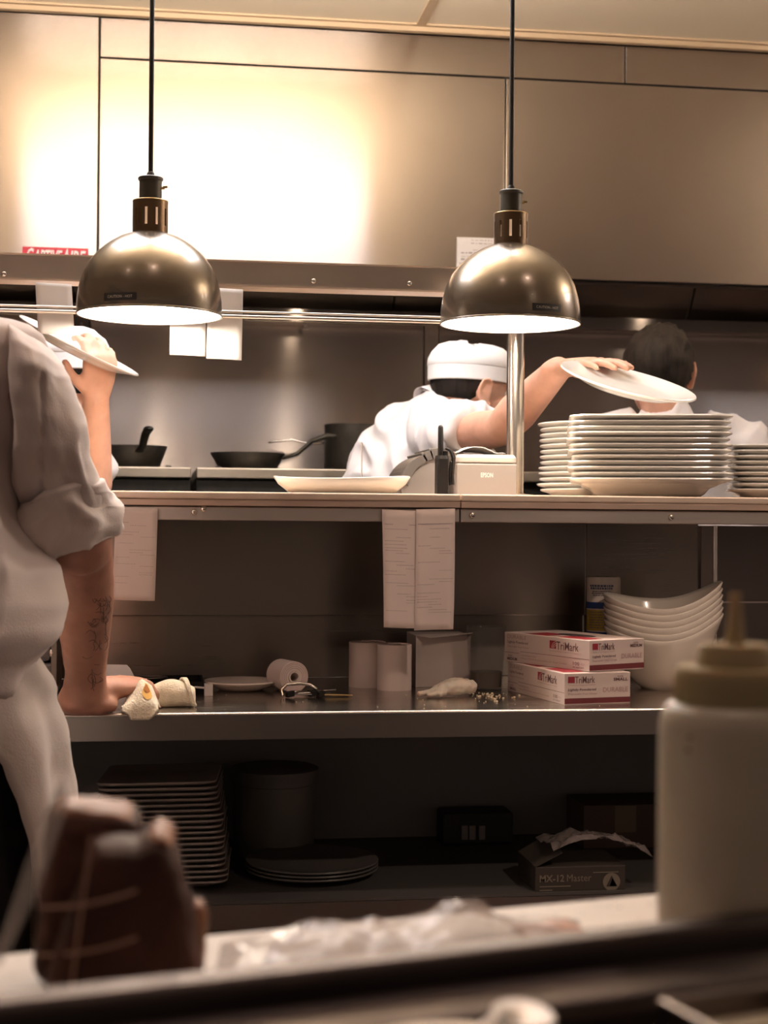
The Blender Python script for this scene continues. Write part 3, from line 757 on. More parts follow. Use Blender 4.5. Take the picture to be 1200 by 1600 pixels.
# curved grey printer housing
def printer_curve():
    Y = 2.72; a = P(626, 770, Y); b = P(688, 770, Y)
    t = thing('ticket_printer', 'grey ticket printer with curved ribbed cover, left of the handheld radio', 'printer', ((a.x + b.x) / 2, Y + 0.07, SH))
    g1 = mat('grey_plastic', (0.20, 0.18, 0.175), 0.45, bump=0.05); g2 = mat('dark_grey_plastic', (0.10, 0.09, 0.088), 0.4)
    top = P(660, 697, Y).z
    def arcp(x0, x1, z1, nn=14, pw=2.0):
        pts = []
        for i in range(nn + 1):
            u = i / nn; pts.append(V((x0 + (x1 - x0) * u, Y, SH + 0.014 + (z1 - SH - 0.014) * (1 - (1 - u) ** pw) ** (1 / pw) if u > 0 else SH + 0.014)))
        return pts
    W = b.x - a.x
    poly = [V((a.x + 0.002, Y, SH))] + arcp(a.x, b.x, top - 0.012) + [V((b.x, Y, SH))]
    MB().prism(poly, (0, 0.15, 0)).build('body', g1, t, bevel=0.0015)
    # raised curved cover: three overlapping bands
    for k, (f0, f1, lift) in enumerate(((0.02, 0.62, 0.004), (0.55, 0.80, 0.010), (0.74, 1.0, 0.015))):
        o_, i_ = [], []
        for i in range(9):
            u = f0 + (f1 - f0) * i / 8
            z = SH + 0.014 + (top - 0.012 - SH - 0.014) * (1 - (1 - u) ** 2) ** 0.5
            o_.append(V((a.x + W * u - lift * (1 - u), Y - 0.004, z + lift * 0.6))); i_.append(V((a.x + W * u + 0.012 * (1 - u) , Y - 0.004, z - 0.010)))
        MB().prism(o_ + i_[::-1], (0, 0.158, 0)).build('cover_band', g2, t, bevel=0.001)
    return t
printer_curve()
# handheld radio
Y = 2.66; a, b = P(681, 770, Y), P(699, 770, Y)
t = thing('handheld_radio', 'black handheld radio with stub antenna standing before the printers', 'radio', ((a.x + b.x) / 2, Y, SH))
zt_ = P(690, 712, Y).z
MB().loft([rsq((b.x - a.x) / 2 * f, 0.004, z, 4, hy=0.016 * f, c=((a.x + b.x) / 2, Y)) for f, z in ((0.94, SH), (1, SH + 0.004), (1, zt_ - 0.006), (0.9, zt_))]).build('body', black, t)
xa_ = P(688.5, 700, Y).x
MB().tube([(xa_, Y, zt_ - 0.002), (xa_, Y, P(689, 690, Y).z), (xa_ - 0.0004, Y, P(689, 668, Y).z)], [0.0050, 0.0048, 0.0046], 14).build('antenna', black, t, smooth=True)
MB().cyl((P(696, 710, Y).x, Y, zt_ - 0.001), (P(696, 710, Y).x, Y, zt_ + 0.008), 0.0045).build('volume_knob', black, t, smooth=True, angle=40)
cl = [P(697, 701, Y), P(703, 704, Y), P(707, 716, Y), P(706, 735, Y), P(707, 757, Y), P(703, 758, Y), P(702, 742, Y), P(704, 722, Y)]
MB().tube([p_ + V((0, -0.004, 0)) for p_ in cl], 0.0026, 8).build('belt_clip', black, t, smooth=True)
p_ = P(710, 713, Y)
MB().tube([P(709, 707, Y), P(711, 714, Y), P(709, 740, Y)], 0.0016, 8).build('clip_spring', dark_steel, t, smooth=True)
# receipt printer with lettering
Y = 2.70; a, b = P(713, 770, Y), P(808, 770, Y)
zt_ = P(760, 724, Y).z
t = thing('receipt_printer', 'pale grey receipt printer beside the post with small maker name', 'printer', ((a.x + b.x) / 2, Y + 0.07, SH))
pg = mat('printer_grey', (0.25, 0.22, 0.205), 0.5, bump=0.05); pl = mat('printer_lid', (0.46, 0.42, 0.39), 0.5)
MB().bx(a.x, b.x, Y, Y + 0.108, SH, zt_).build('body', pg, t, bevel=0.003)
MB().loft([rsq((b.x - a.x) / 2 * f, 0.01, z, 4, hy=0.054 * f, c=((a.x + b.x) / 2, Y + 0.054)) for f, z in ((1.0, zt_ + 0.001), (1.0, zt_ + 0.010), (0.94, zt_ + 0.016))]).build('lid', pl, t, bevel=0.002)
tb = MB(); w = b.x - a.x
put_text(tb, 'EPSON', (a.x + w * 0.40, Y, P(760, 746, Y).z), X, Zu, w * 0.20, 0.0085, 0.02)
tb.build('lettering', mat('print_pale', (0.75, 0.72, 0.68), 0.5), t)
# crumpled paper strip lying on the printer
gr = []
for j in range(9):
    row = []
    for i in range(15):
        u, v_ = i / 14, j / 8
        z = zt_ + 0.0185 + 0.012 * math.sin(math.pi * min(1, u * 1.25)) ** 0.8 * (0.7 + 0.3 * math.sin(5 * v_ + 3 * u)) + 0.002 * noise.noise(V((u * 6, v_ * 6, 1)))
        row.append(V((a.x + w * (0.02 + 0.80 * u), Y + 0.010 + 0.09 * v_, z)))
    gr.append(row)
o = MB().sheet(gr).build('paper_sheet', paper, loc=((a.x + b.x) / 2, Y + 0.05, zt_ + 0.017), smooth=True, solid=0.0008)
tag(o, 'rumpled white paper lying on top of the receipt printer', 'paper')

# ================================================================== things on the worktop
def on_work(px, py): return PZ(px, py, WZ)
# grey machine at the left edge
a = P(52, 1095, 2.62); b = P(83, 1095, 2.62)
t = thing('counter_machine', 'small grey machine with round knob behind the apron on the worktop', 'appliance', ((a.x + b.x) / 2 - 0.04, 2.66, WZ))
gm = mat('machine_grey', (0.17, 0.155, 0.15), 0.4, bump=0.05); z1 = P(70, 1036, 2.62).z; z2 = P(70, 968, 2.62).z
MB().bx(a.x - 0.10, b.x - 0.001, 2.62, 2.74, WZ, z1 - 0.001).build('lower_case', gm, t, bevel=0.004)
MB().bx(a.x - 0.10, b.x - 0.004, 2.625, 2.74, z1 + 0.0005, z2).build('upper_case', gm, t, bevel=0.010)
MB().bx(b.x - 0.004, b.x + 0.006, 2.615, 2.75, WZ, P(85, 980, 2.62).z).build('side_rail', dark_steel, t, bevel=0.001)
MB().ell(P(80, 1020, 2.617), 0.005, 0.004, 0.007, 12, 8).build('knob', chrome, t, smooth=True)
# white plastic scraper / card standing behind the hand
p0 = on_work(190, 1086)
t = MB()
poly = [P(150, 1078, 2.62), P(228, 1078, 2.62), P(218, 1068, 2.62), P(203, 1040, 2.62), P(198, 1035, 2.62), P(150, 1034, 2.62)]
zmin = min(q.z for q in poly); poly = [V((q.x, q.y + (q.z - zmin) * 0.25, q.z - zmin + WZ)) for q in poly]
o = t.prism(poly, (0, 0.002, 0)).build('paper_card', paper, loc=(poly[0].x, 2.62, WZ)); tag(o, 'stiff white card with rounded corner standing behind the leaning hand', 'card')
# dark tray with looped cable
a, b = P(205, 1075, 2.66), P(318, 1075, 2.66)
t = thing('black_tray', 'flat black tray with looped wire behind the rolled towel', 'tray', ((a.x + b.x) / 2, 2.70, WZ))
zt_ = WZ + 0.016
MB().bx(a.x, b.x, 2.64, 2.76, WZ, WZ + 0.004).build('tray_floor', black, t)
for q in ((a.x, b.x, 2.638, 2.642), (a.x, b.x, 2.758, 2.762), (a.x, a.x + 0.004, 2.642, 2.758), (b.x - 0.004, b.x, 2.642, 2.758)):
    MB().bx(*q, WZ + 0.002, zt_).build('tray_side', black, t)
cc = P(222, 1060, 2.67)
MB().tube(arc((cc.x, 2.68, zt_ + 0.004), 0.042, 0, 2 * math.pi, 28, (1, 0, 0), (0, 0.5, 0)), 0.0022, 8, rnd=False).build('wire_loop', dark_steel, t, smooth=True)
# small white plug with lead
p = on_work(325, 1088)
t = thing('cable_plug', 'small white cable plug lying between rolled towel and plate', 'plug', p)
MB().bx(p.x - 0.006, p.x + 0.008, p.y, p.y + 0.018, WZ, WZ + 0.020).build('plug_body', mat('white_plastic', (0.62, 0.57, 0.54), 0.4), t, bevel=0.001)
MB().tube([(p.x - 0.006, p.y + 0.009, WZ + 0.013), (p.x - 0.02, p.y + 0.012, WZ + 0.014), (p.x - 0.05, p.y + 0.03, WZ + 0.006), (p.x - 0.09, p.y + 0.05, WZ + 0.003)], 0.0018, 8).build('lead', mat('white_plastic', (0.62, 0.57, 0.54), 0.4), t, smooth=True)
# lone plate
c = P(377, 1063, 2.66); lone = plate_mesh('side_plate', 0.064, 0, 0.017, 0.036, mat('tan_ceramic', (0.62, 0.53, 0.47), 0.2, coat=0.3), square=False)
put('side_plate', lone, (c.x, 2.66, WZ), 0, 'small cream plate lying flat beside the toppled paper roll', 'plate')
# paper roll lying on its side
def paper_roll(c, r, h, axis, label, group='till paper rolls on the worktop', hole=0.42):
    t = thing('paper_roll', label, 'paper roll', c, group=group)
    axis = V(axis).normalized(); q = V((0, 0, 1)).rotation_difference(axis)
    org = V(c) if abs(axis.z) > 0.9 else V(c) + V((0, 0, r))
    MB().lathe([(r, 0), (r, h), (r * 0.97, h + 0.0006), (r * hole, h + 0.0006), (r * hole, 0), (r, 0)], 40, org, cap0=False, cap1=False, axis=axis).build('roll_paper', mat('roll_white', (0.58, 0.48, 0.44), 0.8), t, smooth=True, angle=35)
    MB().lathe([(r * hole - 0.0004, 0.0004), (r * hole - 0.0004, h + 0.002), (r * hole - 0.003, h + 0.002), (r * hole - 0.003, 0.0004), (r * hole - 0.0004, 0.0004)], 28, org, cap0=False, cap1=False, axis=axis).build('core', mat('core_card', (0.55, 0.45, 0.40), 0.8), t, smooth=True, angle=35)
    rings = MB()
    for f in (0.56, 0.68, 0.80, 0.9):
        rings.lathe([(r * f, h + 0.0008), (r * f + 0.0009, h + 0.0011)], 40, org, cap0=False, cap1=False, axis=axis)
    rings.build('wound_edges', mat('wound_pink', (0.45, 0.30, 0.28), 0.8), t)
    return t
c = P(447, 1068, 2.60)
paper_roll((P(441, 1068, 2.62).x, 2.66, WZ), 0.0265, 0.056, (0.36, -1, 0), 'white paper roll toppled on its side showing its core', hole=0.40)
p = on_work(577, 1075)
paper_roll((p.x, p.y + 0.03, WZ), 0.0325, P(577, 1005, p.y).z - WZ, (0, 0, 1), 'upright white paper roll, left of the two standing together')
p = on_work(620, 1080)
paper_roll((p.x, p.y + 0.03, WZ), 0.0300, P(620, 1009, p.y).z - WZ, (0, 0, 1), 'upright white paper roll with loose tail, right of the two standing together')
# bunch of skewers, whisk loop and keys
p = on_work(470, 1090)
t = thing('wire_tools', 'tangled steel wire tool with dark clips before the toppled roll', 'kitchen tool', p)
loop = [(-.03, 0, .004), (-.032, .01, .012), (-.022, .016, .020), (.0, .014, .022), (.018, .01, .020), (.026, .004, .014)]
MB().tube([p + V(q) for q in loop], 0.0028, 10).build('wire_loop', chrome, t, smooth=True)
for k in range(9):
    rr = random.Random(k); a0 = p + V((rr.uniform(-.02, .03), rr.uniform(-.004, .016), 0.003 + rr.uniform(0, .008)))
    MB().tube([a0, a0 + V((rr.uniform(.02, .05), rr.uniform(-.01, .01), rr.uniform(-.001, .002)))], 0.0014, 6).build('wire', chrome if k % 3 else dark_steel, t)
for q in ((-.018, .0, .006), (.02, .004, .007), (.034, .006, .005)):
    MB().obx(p + V(q), V((.006, .002, .001)), V((-.002, .005, 0)), V((0, 0, .0045))).build('clip', black, t, bevel=0.001)
MB().tube([p + V((.04, .004, .004)), p + V((.085, .002, .003))], [0.002, 0.0015], 8).build('pick', brass, t)
# carton with a lifted flap
a = on_work(652, 1076); Yc = a.y + 0.02; zt_ = P(690, 992, Yc).z
b = P(735, 1070, Yc)
t = thing('paper_carton', 'plain pale carton with open flap behind the standing rolls', 'box', ((a.x + b.x) / 2, Yc + 0.05, WZ))
cm = mat('carton', (0.40, 0.33, 0.30), 0.75, var=0.05)
MB().bx(a.x, b.x, Yc, Yc + 0.10, WZ, zt_ - 0.001).build('carton_body', cm, t, bevel=0.001)
MB().prism([V((a.x - 0.001, Yc, zt_)), V((b.x, Yc, zt_)), V((b.x, Yc - 0.018, zt_ + 0.004)), V((a.x + 0.022, Yc - 0.020, zt_ - 0.004))], (0, 0.001, 0.001)).build('flap', cm, t)
# clear deli container
p = on_work(762, 1081); Yc = p.y + 0.045; zt_ = P(760, 978, Yc).z; xx = P(759, 1030, Yc).x
t = thing('deli_container', 'clear plastic tub behind the stacked glove boxes', 'container', (xx, Yc, WZ))
cp = mat('clear_plastic', (0.12, 0.11, 0.10), 0.12, alpha=0.16, spec=0.8)
r = 31 / FPX * Yc; H = zt_ - WZ
MB().lathe([(r * 0.84, 0.0), (r * 0.86, 0.002), (r, H - 0.012), (r * 1.04, H - 0.011), (r * 1.05, H - 0.002), (r * 1.03, H), (r * 0.97, H - 0.002), (r * 0.96, H - 0.012), (r * 0.83, 0.003), (0, 0.003)], 40, (xx, Yc, WZ), cap0=True, cap1=False).build('tub', cp, t, smooth=True, angle=50)
MB().lathe([(r * 0.80, 0.004), (r * 0.83, H * 0.28), (0, H * 0.28)], 32, (xx, Yc, WZ), cap0=True).build('contents', mat('brown_sauce', (0.10, 0.07, 0.05), 0.3), t, smooth=True, angle=40)
# crumpled vinyl glove
p = on_work(697, 1090)
gm_ = MB()
base = V((p.x, p.y + 0.015, WZ))
gm_.tube([base + V((.045, .004, .016)), base + V((.02, .0, .017)), base + V((-.004, 0, .013)), base + V((-.018, -.004, .009))], [(.012, .016), (.015, .018), (.012, .016), (.007, .011)], 14)
for k, (dx, dy, ex) in enumerate(((-.045, -.010, .0045), (-.03, -.02, .005), (-.028, .006, .005), (-.012, -.022, .005))):
    gm_.tube([base + V((-.005, 0, .010)), base + V((dx * .6, dy * .8, .008)), base + V((dx, dy, .006))], [(.006, .007), (.005, .007), (.004, .005)], 10)
me = resmooth(gm_, 0.0022, 3)
t = thing('vinyl_glove', 'crumpled translucent glove lying flat before the carton', 'glove', base)
part_mesh('glove_skin', me, mat('vinyl', (0.60, 0.52, 0.44), 0.35, sss=0.3, alpha=0.93), t, lambda co, n: co + n * (0.0022 * noise.noise(co * 130) + 0.001 * noise.noise(co * 300)) if co.z > WZ + .004 else V((co.x, co.y, max(co.z, WZ + 0.0005))))
# crumbs
rr = random.Random(11); cm_ = MB()
for k in range(46):
    q = on_work(rr.gauss(765, 14), rr.gauss(1088, 4))
    s_ = rr.uniform(0.0008, 0.0024); cm_.ell(q + V((0, 0, s_ * 0.7)), s_, s_, s_ * 0.8, 6, 4)
for k in range(40):
    q = on_work(rr.uniform(330, 1000), rr.uniform(1086, 1112)); s_ = rr.uniform(0.0005, 0.0011); cm_.ell(q + V((0, 0, s_ * 0.7)), s_, s_, s_ * 0.8, 6, 4)
o = cm_.build('bread_crumbs', mat('crumb', (0.70, 0.58, 0.42), 0.8), loc=(0, 0, 0)); tag(o, 'pale crumbs scattered over the steel worktop', 'crumbs', kind='stuff')
# glove boxes
box_card = mat('box_card', (0.56, 0.45, 0.415), 0.6); box_ink = mat('box_ink', (0.12, 0.06, 0.06), 0.7); box_red = mat('box_red', (0.26, 0.018, 0.03), 0.6)
box_grey = mat('box_grey_print', (0.36, 0.22, 0.21), 0.7); box_maroon = mat('box_maroon', (0.13, 0.018, 0.022), 0.6)
def glove_box(corner, rz, size, label, gp):
    Lx, Wy, H = 0.225, 0.118, 0.0505
    # root at the base, local x along the long printed side, its front corner at (Lx/2, -Wy/2)
    m3 = Matrix.Rotation(rz, 3, 'Z'); loc = V(corner) - m3 @ V((Lx / 2, -Wy / 2, 0))
    t = thing('glove_box', label, 'box', loc, rz, gp)
    k = dict(parent=t, local=True)
    MB().bx(-Lx / 2, Lx / 2, -Wy / 2, Wy / 2, 0, H).build('carton', box_card, bevel=0.0008, **k)
    A0 = V((-Lx / 2, -Wy / 2 - 0.0001, 0)); ax, uz = V((1, 0, 0)), V((0, 0, 1))
    B0 = V((Lx / 2 + 0.0001, -Wy / 2, 0)); bx_ = V((0, 1, 0))
    red_, dk, gy, mr, rt, rb2, db, gb = [MB() for _ in range(8)]
    def TA(mb, s, u, v, w, h, **q): put_text(mb, s, A0 + ax * (u * Lx) + uz * (v * H), ax, uz, w * Lx, h * H, **q)
    def TB(mb, s, u, v, w, h, **q): put_text(mb, s, B0 + bx_ * (u * Wy) + uz * (v * H), bx_, uz, w * Wy, h * H, **q)
    TA(gy, 'DURABLE', .04, .80, .23, .13); TA(dk, 'Lightly Powdered', .04, .62, .25, .11, bold=.01, slant=.1); TA(gy, 'Disposable Vinyl Gloves', .04, .48, .26, .09, slant=.1)
    TA(dk, 'SIZE', .05, .19, .05, .05); TA(dk, size, .04, .06, .12, .10, bold=.03)
    for q in ((.0, .315, .19, .012), (.20, .38, .80, .012)): quad(dk, A0 + ax * (q[0] * Lx) + uz * (q[1] * H), ax, uz, q[2] * Lx, q[3] * H)
    TA(gy, '\u2022 Ambidextrous', .20, .24, .19, .07); TA(gy, '\u2022 Meets FDCA Requirements for Food Contact', .20, .12, .55, .08)
    TA(dk, '100', .82, .16, .07, .11); TA(gy, 'PCS', .905, .18, .04, .06); TA(dk, 'BY WEIGHT', .82, .07, .12, .05)
    quad(red_, A0 + ax * (.55 * Lx) + uz * (.62 * H), ax, uz, .075 * Lx, .26 * H)
    TA(dk, 'TriMark', .63, .60, .25, .27, bold=.004); TA(gy, 'Foodservice Design, Equipment and Supplies', .55, .51, .33, .055)
    for q in range(3):      # pale swirl on the red emblem
        pts = arc(A0 + ax * (.625 * Lx) + uz * (.63 * H) + V((0, -0.0006, 0)), H * (.10 + .06 * q), R(95), R(175), 8, ax, uz)
        MB().tube(pts, 0.0005, 6).build('emblem_swirl', box_card, **k)
    quad(rb2, B0 + bx_ * (.05 * Wy) + uz * (.70 * H), bx_, uz, .10 * Wy, .20 * H)
    TB(db, 'TriMark', .155, .68, .30, .22, bold=.004); TB(gb, 'Foodservice Design and Supplies', .06, .60, .40, .045)
    TB(db, 'Lightly Powdered', .05, .42, .42, .10, bold=.01, slant=.1); TB(gb, 'Disposable Vinyl Gloves', .05, .30, .44, .08, slant=.1)
    TB(gb, 'DURABLE', .58, .38, .38, .15); TB(db, 'SIZE', .80, .85, .09, .05); TB(db, size, .74, .73, .22, .10, bold=.03)
    quad(mr, B0 + uz * (.04 * H), bx_, uz, Wy, .17 * H)
    T0 = V((-Lx / 2, -Wy / 2, H + 0.0001))
    for q in ((.22, .05, .26, .42), (.60, .06, .32, .30)):
        quad(rt, T0 + ax * (q[0] * Lx) + V((0, 1, 0)) * (q[1] * Wy), ax, V((0, 1, 0)), q[2] * Lx, q[3] * Wy)
    rt.build('top_print', box_red, **k); rb2.build('end_emblem', box_red, **k); db.build('end_dark_print', box_ink, **k); gb.build('end_grey_print', box_grey, **k); red_.build('red_emblem', box_red, **k); dk.build('dark_print', box_ink, **k); gy.build('grey_print', box_grey, **k); mr.build('maroon_band', box_maroon, **k)
    # tear-out opening on top
    ring = [V((0.045 * math.cos(a_) + 0.01, 0.018 * math.sin(a_), H + 0.0006)) for a_ in [2 * math.pi * j / 24 for j in range(24)]]
    MB().add(ring, [tuple(range(24))]).build('opening', mat('opening_dark', (0.05, 0.03, 0.03), 0.9), **k)
    return t
vb = view_angle(890)
cl_ = on_work(882, 1102)
glove_box(cl_, -vb - R(64), 'SMALL', 'white glove box marked SMALL, lower of the two stacked boxes', 'stacked glove boxes')
cu_ = PZ(921, 1050, WZ + 0.0512)
glove_box(V((cu_.x, cu_.y, WZ + 0.0512)), -vb - R(50), 'MEDIUM', 'white glove box marked MEDIUM, upper of the two stacked boxes', 'stacked glove boxes')
# wipes canister
Yc = 2.74; xx = P(943, 950, Yc).x; zt_ = P(943, 901, Yc).z; r = 27 / FPX * Yc; H = zt_ - WZ
t = thing('wipes_canister', 'white cylindrical canister with blue and yellow label behind the bowls', 'canister', (xx, Yc, WZ))
wp = mat('canister_white', (0.72, 0.65, 0.58), 0.4)
MB().lathe([(r * .96, 0), (r, .003), (r, H - .004), (r * .96, H)], 40, (xx, Yc, WZ)).build('can', wp, t, smooth=True, angle=40)
def band(z0, z1, mt, nm, a0=-R(200), a1=R(20), lift=.0004):
    rows = [[V((xx + (r + lift) * math.cos(a0 + (a1 - a0) * i / 30), Yc + (r + lift) * math.sin(a0 + (a1 - a0) * i / 30), zz_)) for i in range(31)] for zz_ in (z0, z1)]
    MB().sheet(rows).build(nm, mt, t, smooth=True)
def zc(py): return P(943, py, Yc).z
band(zc(950), zc(940), mat('label_blue', (0.02, 0.06, 0.22), 0.5), 'blue_band'); band(zc(984), zc(952), mat('label_yellow', (0.50, 0.36, 0.06), 0.5), 'yellow_band')
band(zc(996), zc(986), mat('label_blue', (0.02, 0.06, 0.22), 0.5), 'blue_band')
tx = MB()
def wrap_text(s, py, hpx, w_ang, mid, mb, bold=0.0):
    vs, fs = text_geo(s, bold); x0 = min(v.x for v in vs); x1 = max(v.x for v in vs); y0 = min(v.y for v in vs); y1 = max(v.y for v in vs)
    z0 = zc(py); hh = hpx / FPX * Yc
    mb.add([V((xx + (r + .0008) * math.cos(mid + w_ang * ((v.x - x0) / (x1 - x0) - .5)), Yc + (r + .0008) * math.sin(mid + w_ang * ((v.x - x0) / (x1 - x0) - .5)), z0 + hh * (v.y - y0) / (y1 - y0))) for v in vs], fs)
mid = R(-90) - view_angle(943) - R(8); rr = random.Random(5)
def dashes(mb, py, w_ang, hpx):
    a = -w_ang / 2
    while a < w_ang / 2:
        da = rr.uniform(.06, .16); z0 = zc(py); hh = hpx / FPX * Yc
        rows = [[V((xx + (r + .0008) * math.cos(mid + a + da * i / 2), Yc + (r + .0008) * math.sin(mid + a + da * i / 2), zz_)) for i in range(3)] for zz_ in (z0, z0 + hh)]
        mb.sheet(rows); a += da + .04
for py, hpx, w_ in ((916, 3.0, 1.5), (920, 3.0, 1.4), (924, 1.3, 1.1), (927, 1.3, 1.2), (930, 1.3, 1.0)): dashes(tx, py, w_, hpx)
tx2 = MB()
for py in range(956, 982, 4): dashes(tx2, py, 1.6, 1.2)
tx2.build('directions_print', mat('label_navy', (0.10, 0.12, 0.22), 0.6), t)
tx.build('label_print', mat('label_navy', (0.10, 0.12, 0.22), 0.6), t)
# stack of saddle-rimmed bowls
def saddle_bowl():
    m = MB(); rings = []
    def rimz(a): return 0.046 * max(0, math.cos(a)) ** 2 + 0.022 * max(0, -math.cos(a)) ** 2 + 0.010 * max(0, math.sin(a)) - 0.012
    for f, z, s in ((0.30, 0.0, 0), (0.34, 0.0, 0), (0.62, 0.028, .1), (0.85, 0.064, .55), (0.97, 0.092, .95), (1.0, 0.100, 1), (0.985, 0.1015, 1), (0.95, 0.094, .95), (0.83, 0.068, .55), (0.60, 0.033, .1), (0.3, 0.007, 0), (0.1, 0.006, 0)):
        rings.append([V((0.102 * f * math.cos(a) * (1.0 + 0.06 * s * max(0, math.cos(a))), 0.100 * f * math.sin(a) * (1 - .10 * s), z + rimz(a) * s)) for a in [2 * math.pi * j / 56 for j in range(56)]])
    m.loft(rings); me = m.mesh('saddle_bowl', None, True); me.materials.append(mat('bowl_cream', (0.74, 0.66, 0.58), 0.2, coat=0.3)); return me
sb = saddle_bowl(); pb = P(1033, 1066, 2.63)
for i in range(6):
    k = 5 - i
    put('saddle_bowl', sb, (pb.x - 0.0004 * i, 2.63, WZ + 0.0112 * i), -view_angle(1036) + R(2) + random.uniform(-.02, .02), f'cream bowl with upswept rim, {from_top(k)} in the bowl stack', 'bowl', 'bowls stacked on the worktop')
# towels under the leaning hand
terry = mat('terry', (0.78, 0.68, 0.53), 0.95, bump=1.0, bscale=330, sheen=0.3, var=0.12, vscale=60)
def towel_roll():
    a, b = on_work(236, 1107), on_work(306, 1106); a.y = 2.43; b.y = 2.425
    t = thing('kitchen_towel', 'cream terry towel rolled into a loose bundle on the worktop edge', 'towel', (a + b) / 2)
    m = MB(); n = 26; rings = []
    for i in range(17):
        u = i / 16; c = a.lerp(b, u); R_ = 0.0215 * (0.60 + 0.40 * math.sin(math.pi * (0.12 + 0.80 * u)) ** 0.7)
        ring = []
        for j in range(n):
            an = 2 * math.pi * j / n + u * 1.2
            rr_ = R_ * (1 + 0.06 * math.sin(3 * an + 7 * u) + 0.05 * math.sin(2 * an - 5 * u))
            ring.append(V((c.x, c.y + rr_ * 1.15 * math.cos(an), WZ + max(0.0006, R_ * 0.93 + rr_ * math.sin(an)))))
        rings.append(ring)
    m.loft(rings)
    o = m.build('towel_bundle', terry, t, smooth=True, sub=1)
    # loose end folded over, spiralling around the bundle's right end
    gr = []
    for i in range(17):
        u = i / 16; an = R(200) - u * R(250); row = []
        for j in range(6):
            v_ = j / 5; q = a.lerp(b, 0.52 + 0.40 * u + 0.10 * v_); R_ = 0.0215 * (0.60 + 0.40 * math.sin(math.pi * min(1, 0.12 + 0.80 * (0.52 + 0.4 * u))) ** .7) + 0.0022
            row.append(V((q.x, q.y - R_ * 1.17 * math.cos(an), WZ + max(0.0012, R_ * 0.93 + R_ * math.sin(an)))))
        gr.append(row)
    MB().sheet(gr).build('towel_fold', terry, t, smooth=True, solid=0.0035)
    return t
towel_roll()
# ================================================================== things on the lower shelf, several coloured darker for the shade there
LZ = zls
dim_ceramic = mat('ceramic', (0.80, 0.77, 0.72), 0.18)
c = P(268, 1395, 2.56)
big_sq = plate_mesh('dinner_plate', 0.096, 0.02, 0.015, 0.066, mat('shaded_plate_ceramic', (0.34, 0.29, 0.265), 0.35))  # plate ceramic greyed, under-counter shade is in the colour
NP = 19; top = P(250, 1222, 2.48).z; pitch = (top - 0.015 - LZ) / (NP - 1)
for i in range(NP):
    k = NP - 1 - i
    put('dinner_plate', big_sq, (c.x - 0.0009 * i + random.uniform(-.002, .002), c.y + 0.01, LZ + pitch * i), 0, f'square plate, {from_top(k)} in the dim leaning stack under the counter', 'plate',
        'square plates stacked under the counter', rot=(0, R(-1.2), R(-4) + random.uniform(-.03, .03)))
c = P(487, 1400, 2.58); rp = plate_mesh('platter', 0.112, 0, 0.014, 0.07, mat('shaded_platter_ceramic', (0.10, 0.088, 0.08), 0.4), square=False)  # platter colour darkened to carry the shade under the counter
for i in range(3):
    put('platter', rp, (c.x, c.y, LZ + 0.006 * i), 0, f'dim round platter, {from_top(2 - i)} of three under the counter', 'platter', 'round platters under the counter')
# pale tub
c = P(428, 1350, 2.74); r = 66 / FPX * 2.74
t = thing('storage_tub', 'dim pale round storage tub behind the platters under the counter', 'tub', (c.x, 2.74, LZ))
H = P(428, 1205, 2.74).z - LZ
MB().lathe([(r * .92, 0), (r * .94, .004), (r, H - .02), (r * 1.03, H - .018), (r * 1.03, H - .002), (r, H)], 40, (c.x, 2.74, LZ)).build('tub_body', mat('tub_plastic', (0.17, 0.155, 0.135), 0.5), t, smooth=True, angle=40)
MB().lathe([(r * 1.045, H - .006), (r * 1.045, H + .006), (r * .95, H + .009)], 40, (c.x, 2.74, LZ)).build('tub_lid', mat('tub_plastic', (0.17, 0.155, 0.135), 0.5), t, smooth=True, angle=40)
# dark appliance with pale keys
a, b = P(690, 1390, 2.78), P(800, 1390, 2.78)
t = thing('counter_scale', 'dark box-shaped appliance with small pale keys deep under the counter', 'appliance', ((a.x + b.x) / 2, 2.80, LZ))
MB().bx(a.x, b.x, 2.77, 2.84, LZ, P(745, 1270, 2.77).z).build('case', mat('case_black', (0.02, 0.018, 0.017), 0.5), t, bevel=0.006)
for px in (726, 738, 753):
    p = P(px, 1302, 2.768)
    MB().bx(p.x - .006, p.x + .006, 2.766, 2.770, p.z - .012, p.z + .014).build('key', mat('key_grey', (0.20, 0.18, 0.17), 0.5), t, bevel=0.001)
# carton marked MX-12 Master
BX = 2.412
a, b = P(836, 1396, BX), P(977, 1394, BX)
zt_ = P(900, 1354, BX).z
t = thing('blade_carton', 'dim brown carton lettered MX-12 Master on the lower shelf', 'box', ((a.x + b.x) / 2, BX + .06, LZ))
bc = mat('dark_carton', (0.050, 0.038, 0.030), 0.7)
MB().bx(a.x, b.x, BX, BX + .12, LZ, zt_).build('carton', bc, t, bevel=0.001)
MB().prism([V((a.x, BX, zt_)), V((a.x, BX + .12, zt_)), V((a.x + 0.05, BX + .12, zt_ + 0.028)), V((a.x + 0.045, BX, zt_ + 0.022))], (0.0005, 0, 0.001)).build('flap', bc, t)
tm = MB(); w = b.x - a.x; hb = zt_ - LZ; pale = mat('carton_print', (0.20, 0.165, 0.125), 0.7)
zl_ = P(870, 1378, BX).z
put_text(tm, 'MX-12', (a.x + w * .05, BX - .0001, zl_), X, Zu, w * .27, .0115, .02); put_text(tm, 'Master', (a.x + w * .35, BX - .0001, zl_), X, Zu, w * .27, .0115)
for j in range(2): quad(tm, (a.x + w * .05, BX - .0001, zl_ - .008 - .006 * j), X, Zu, w * (.34 - .2 * j), .0018)
quad(tm, (a.x + w * .64, BX - .0001, zl_ + .013), X, Zu, w * .28, .0015)
cx_, cz_ = a.x + w * .845, zl_ - .002; rr_ = .0145
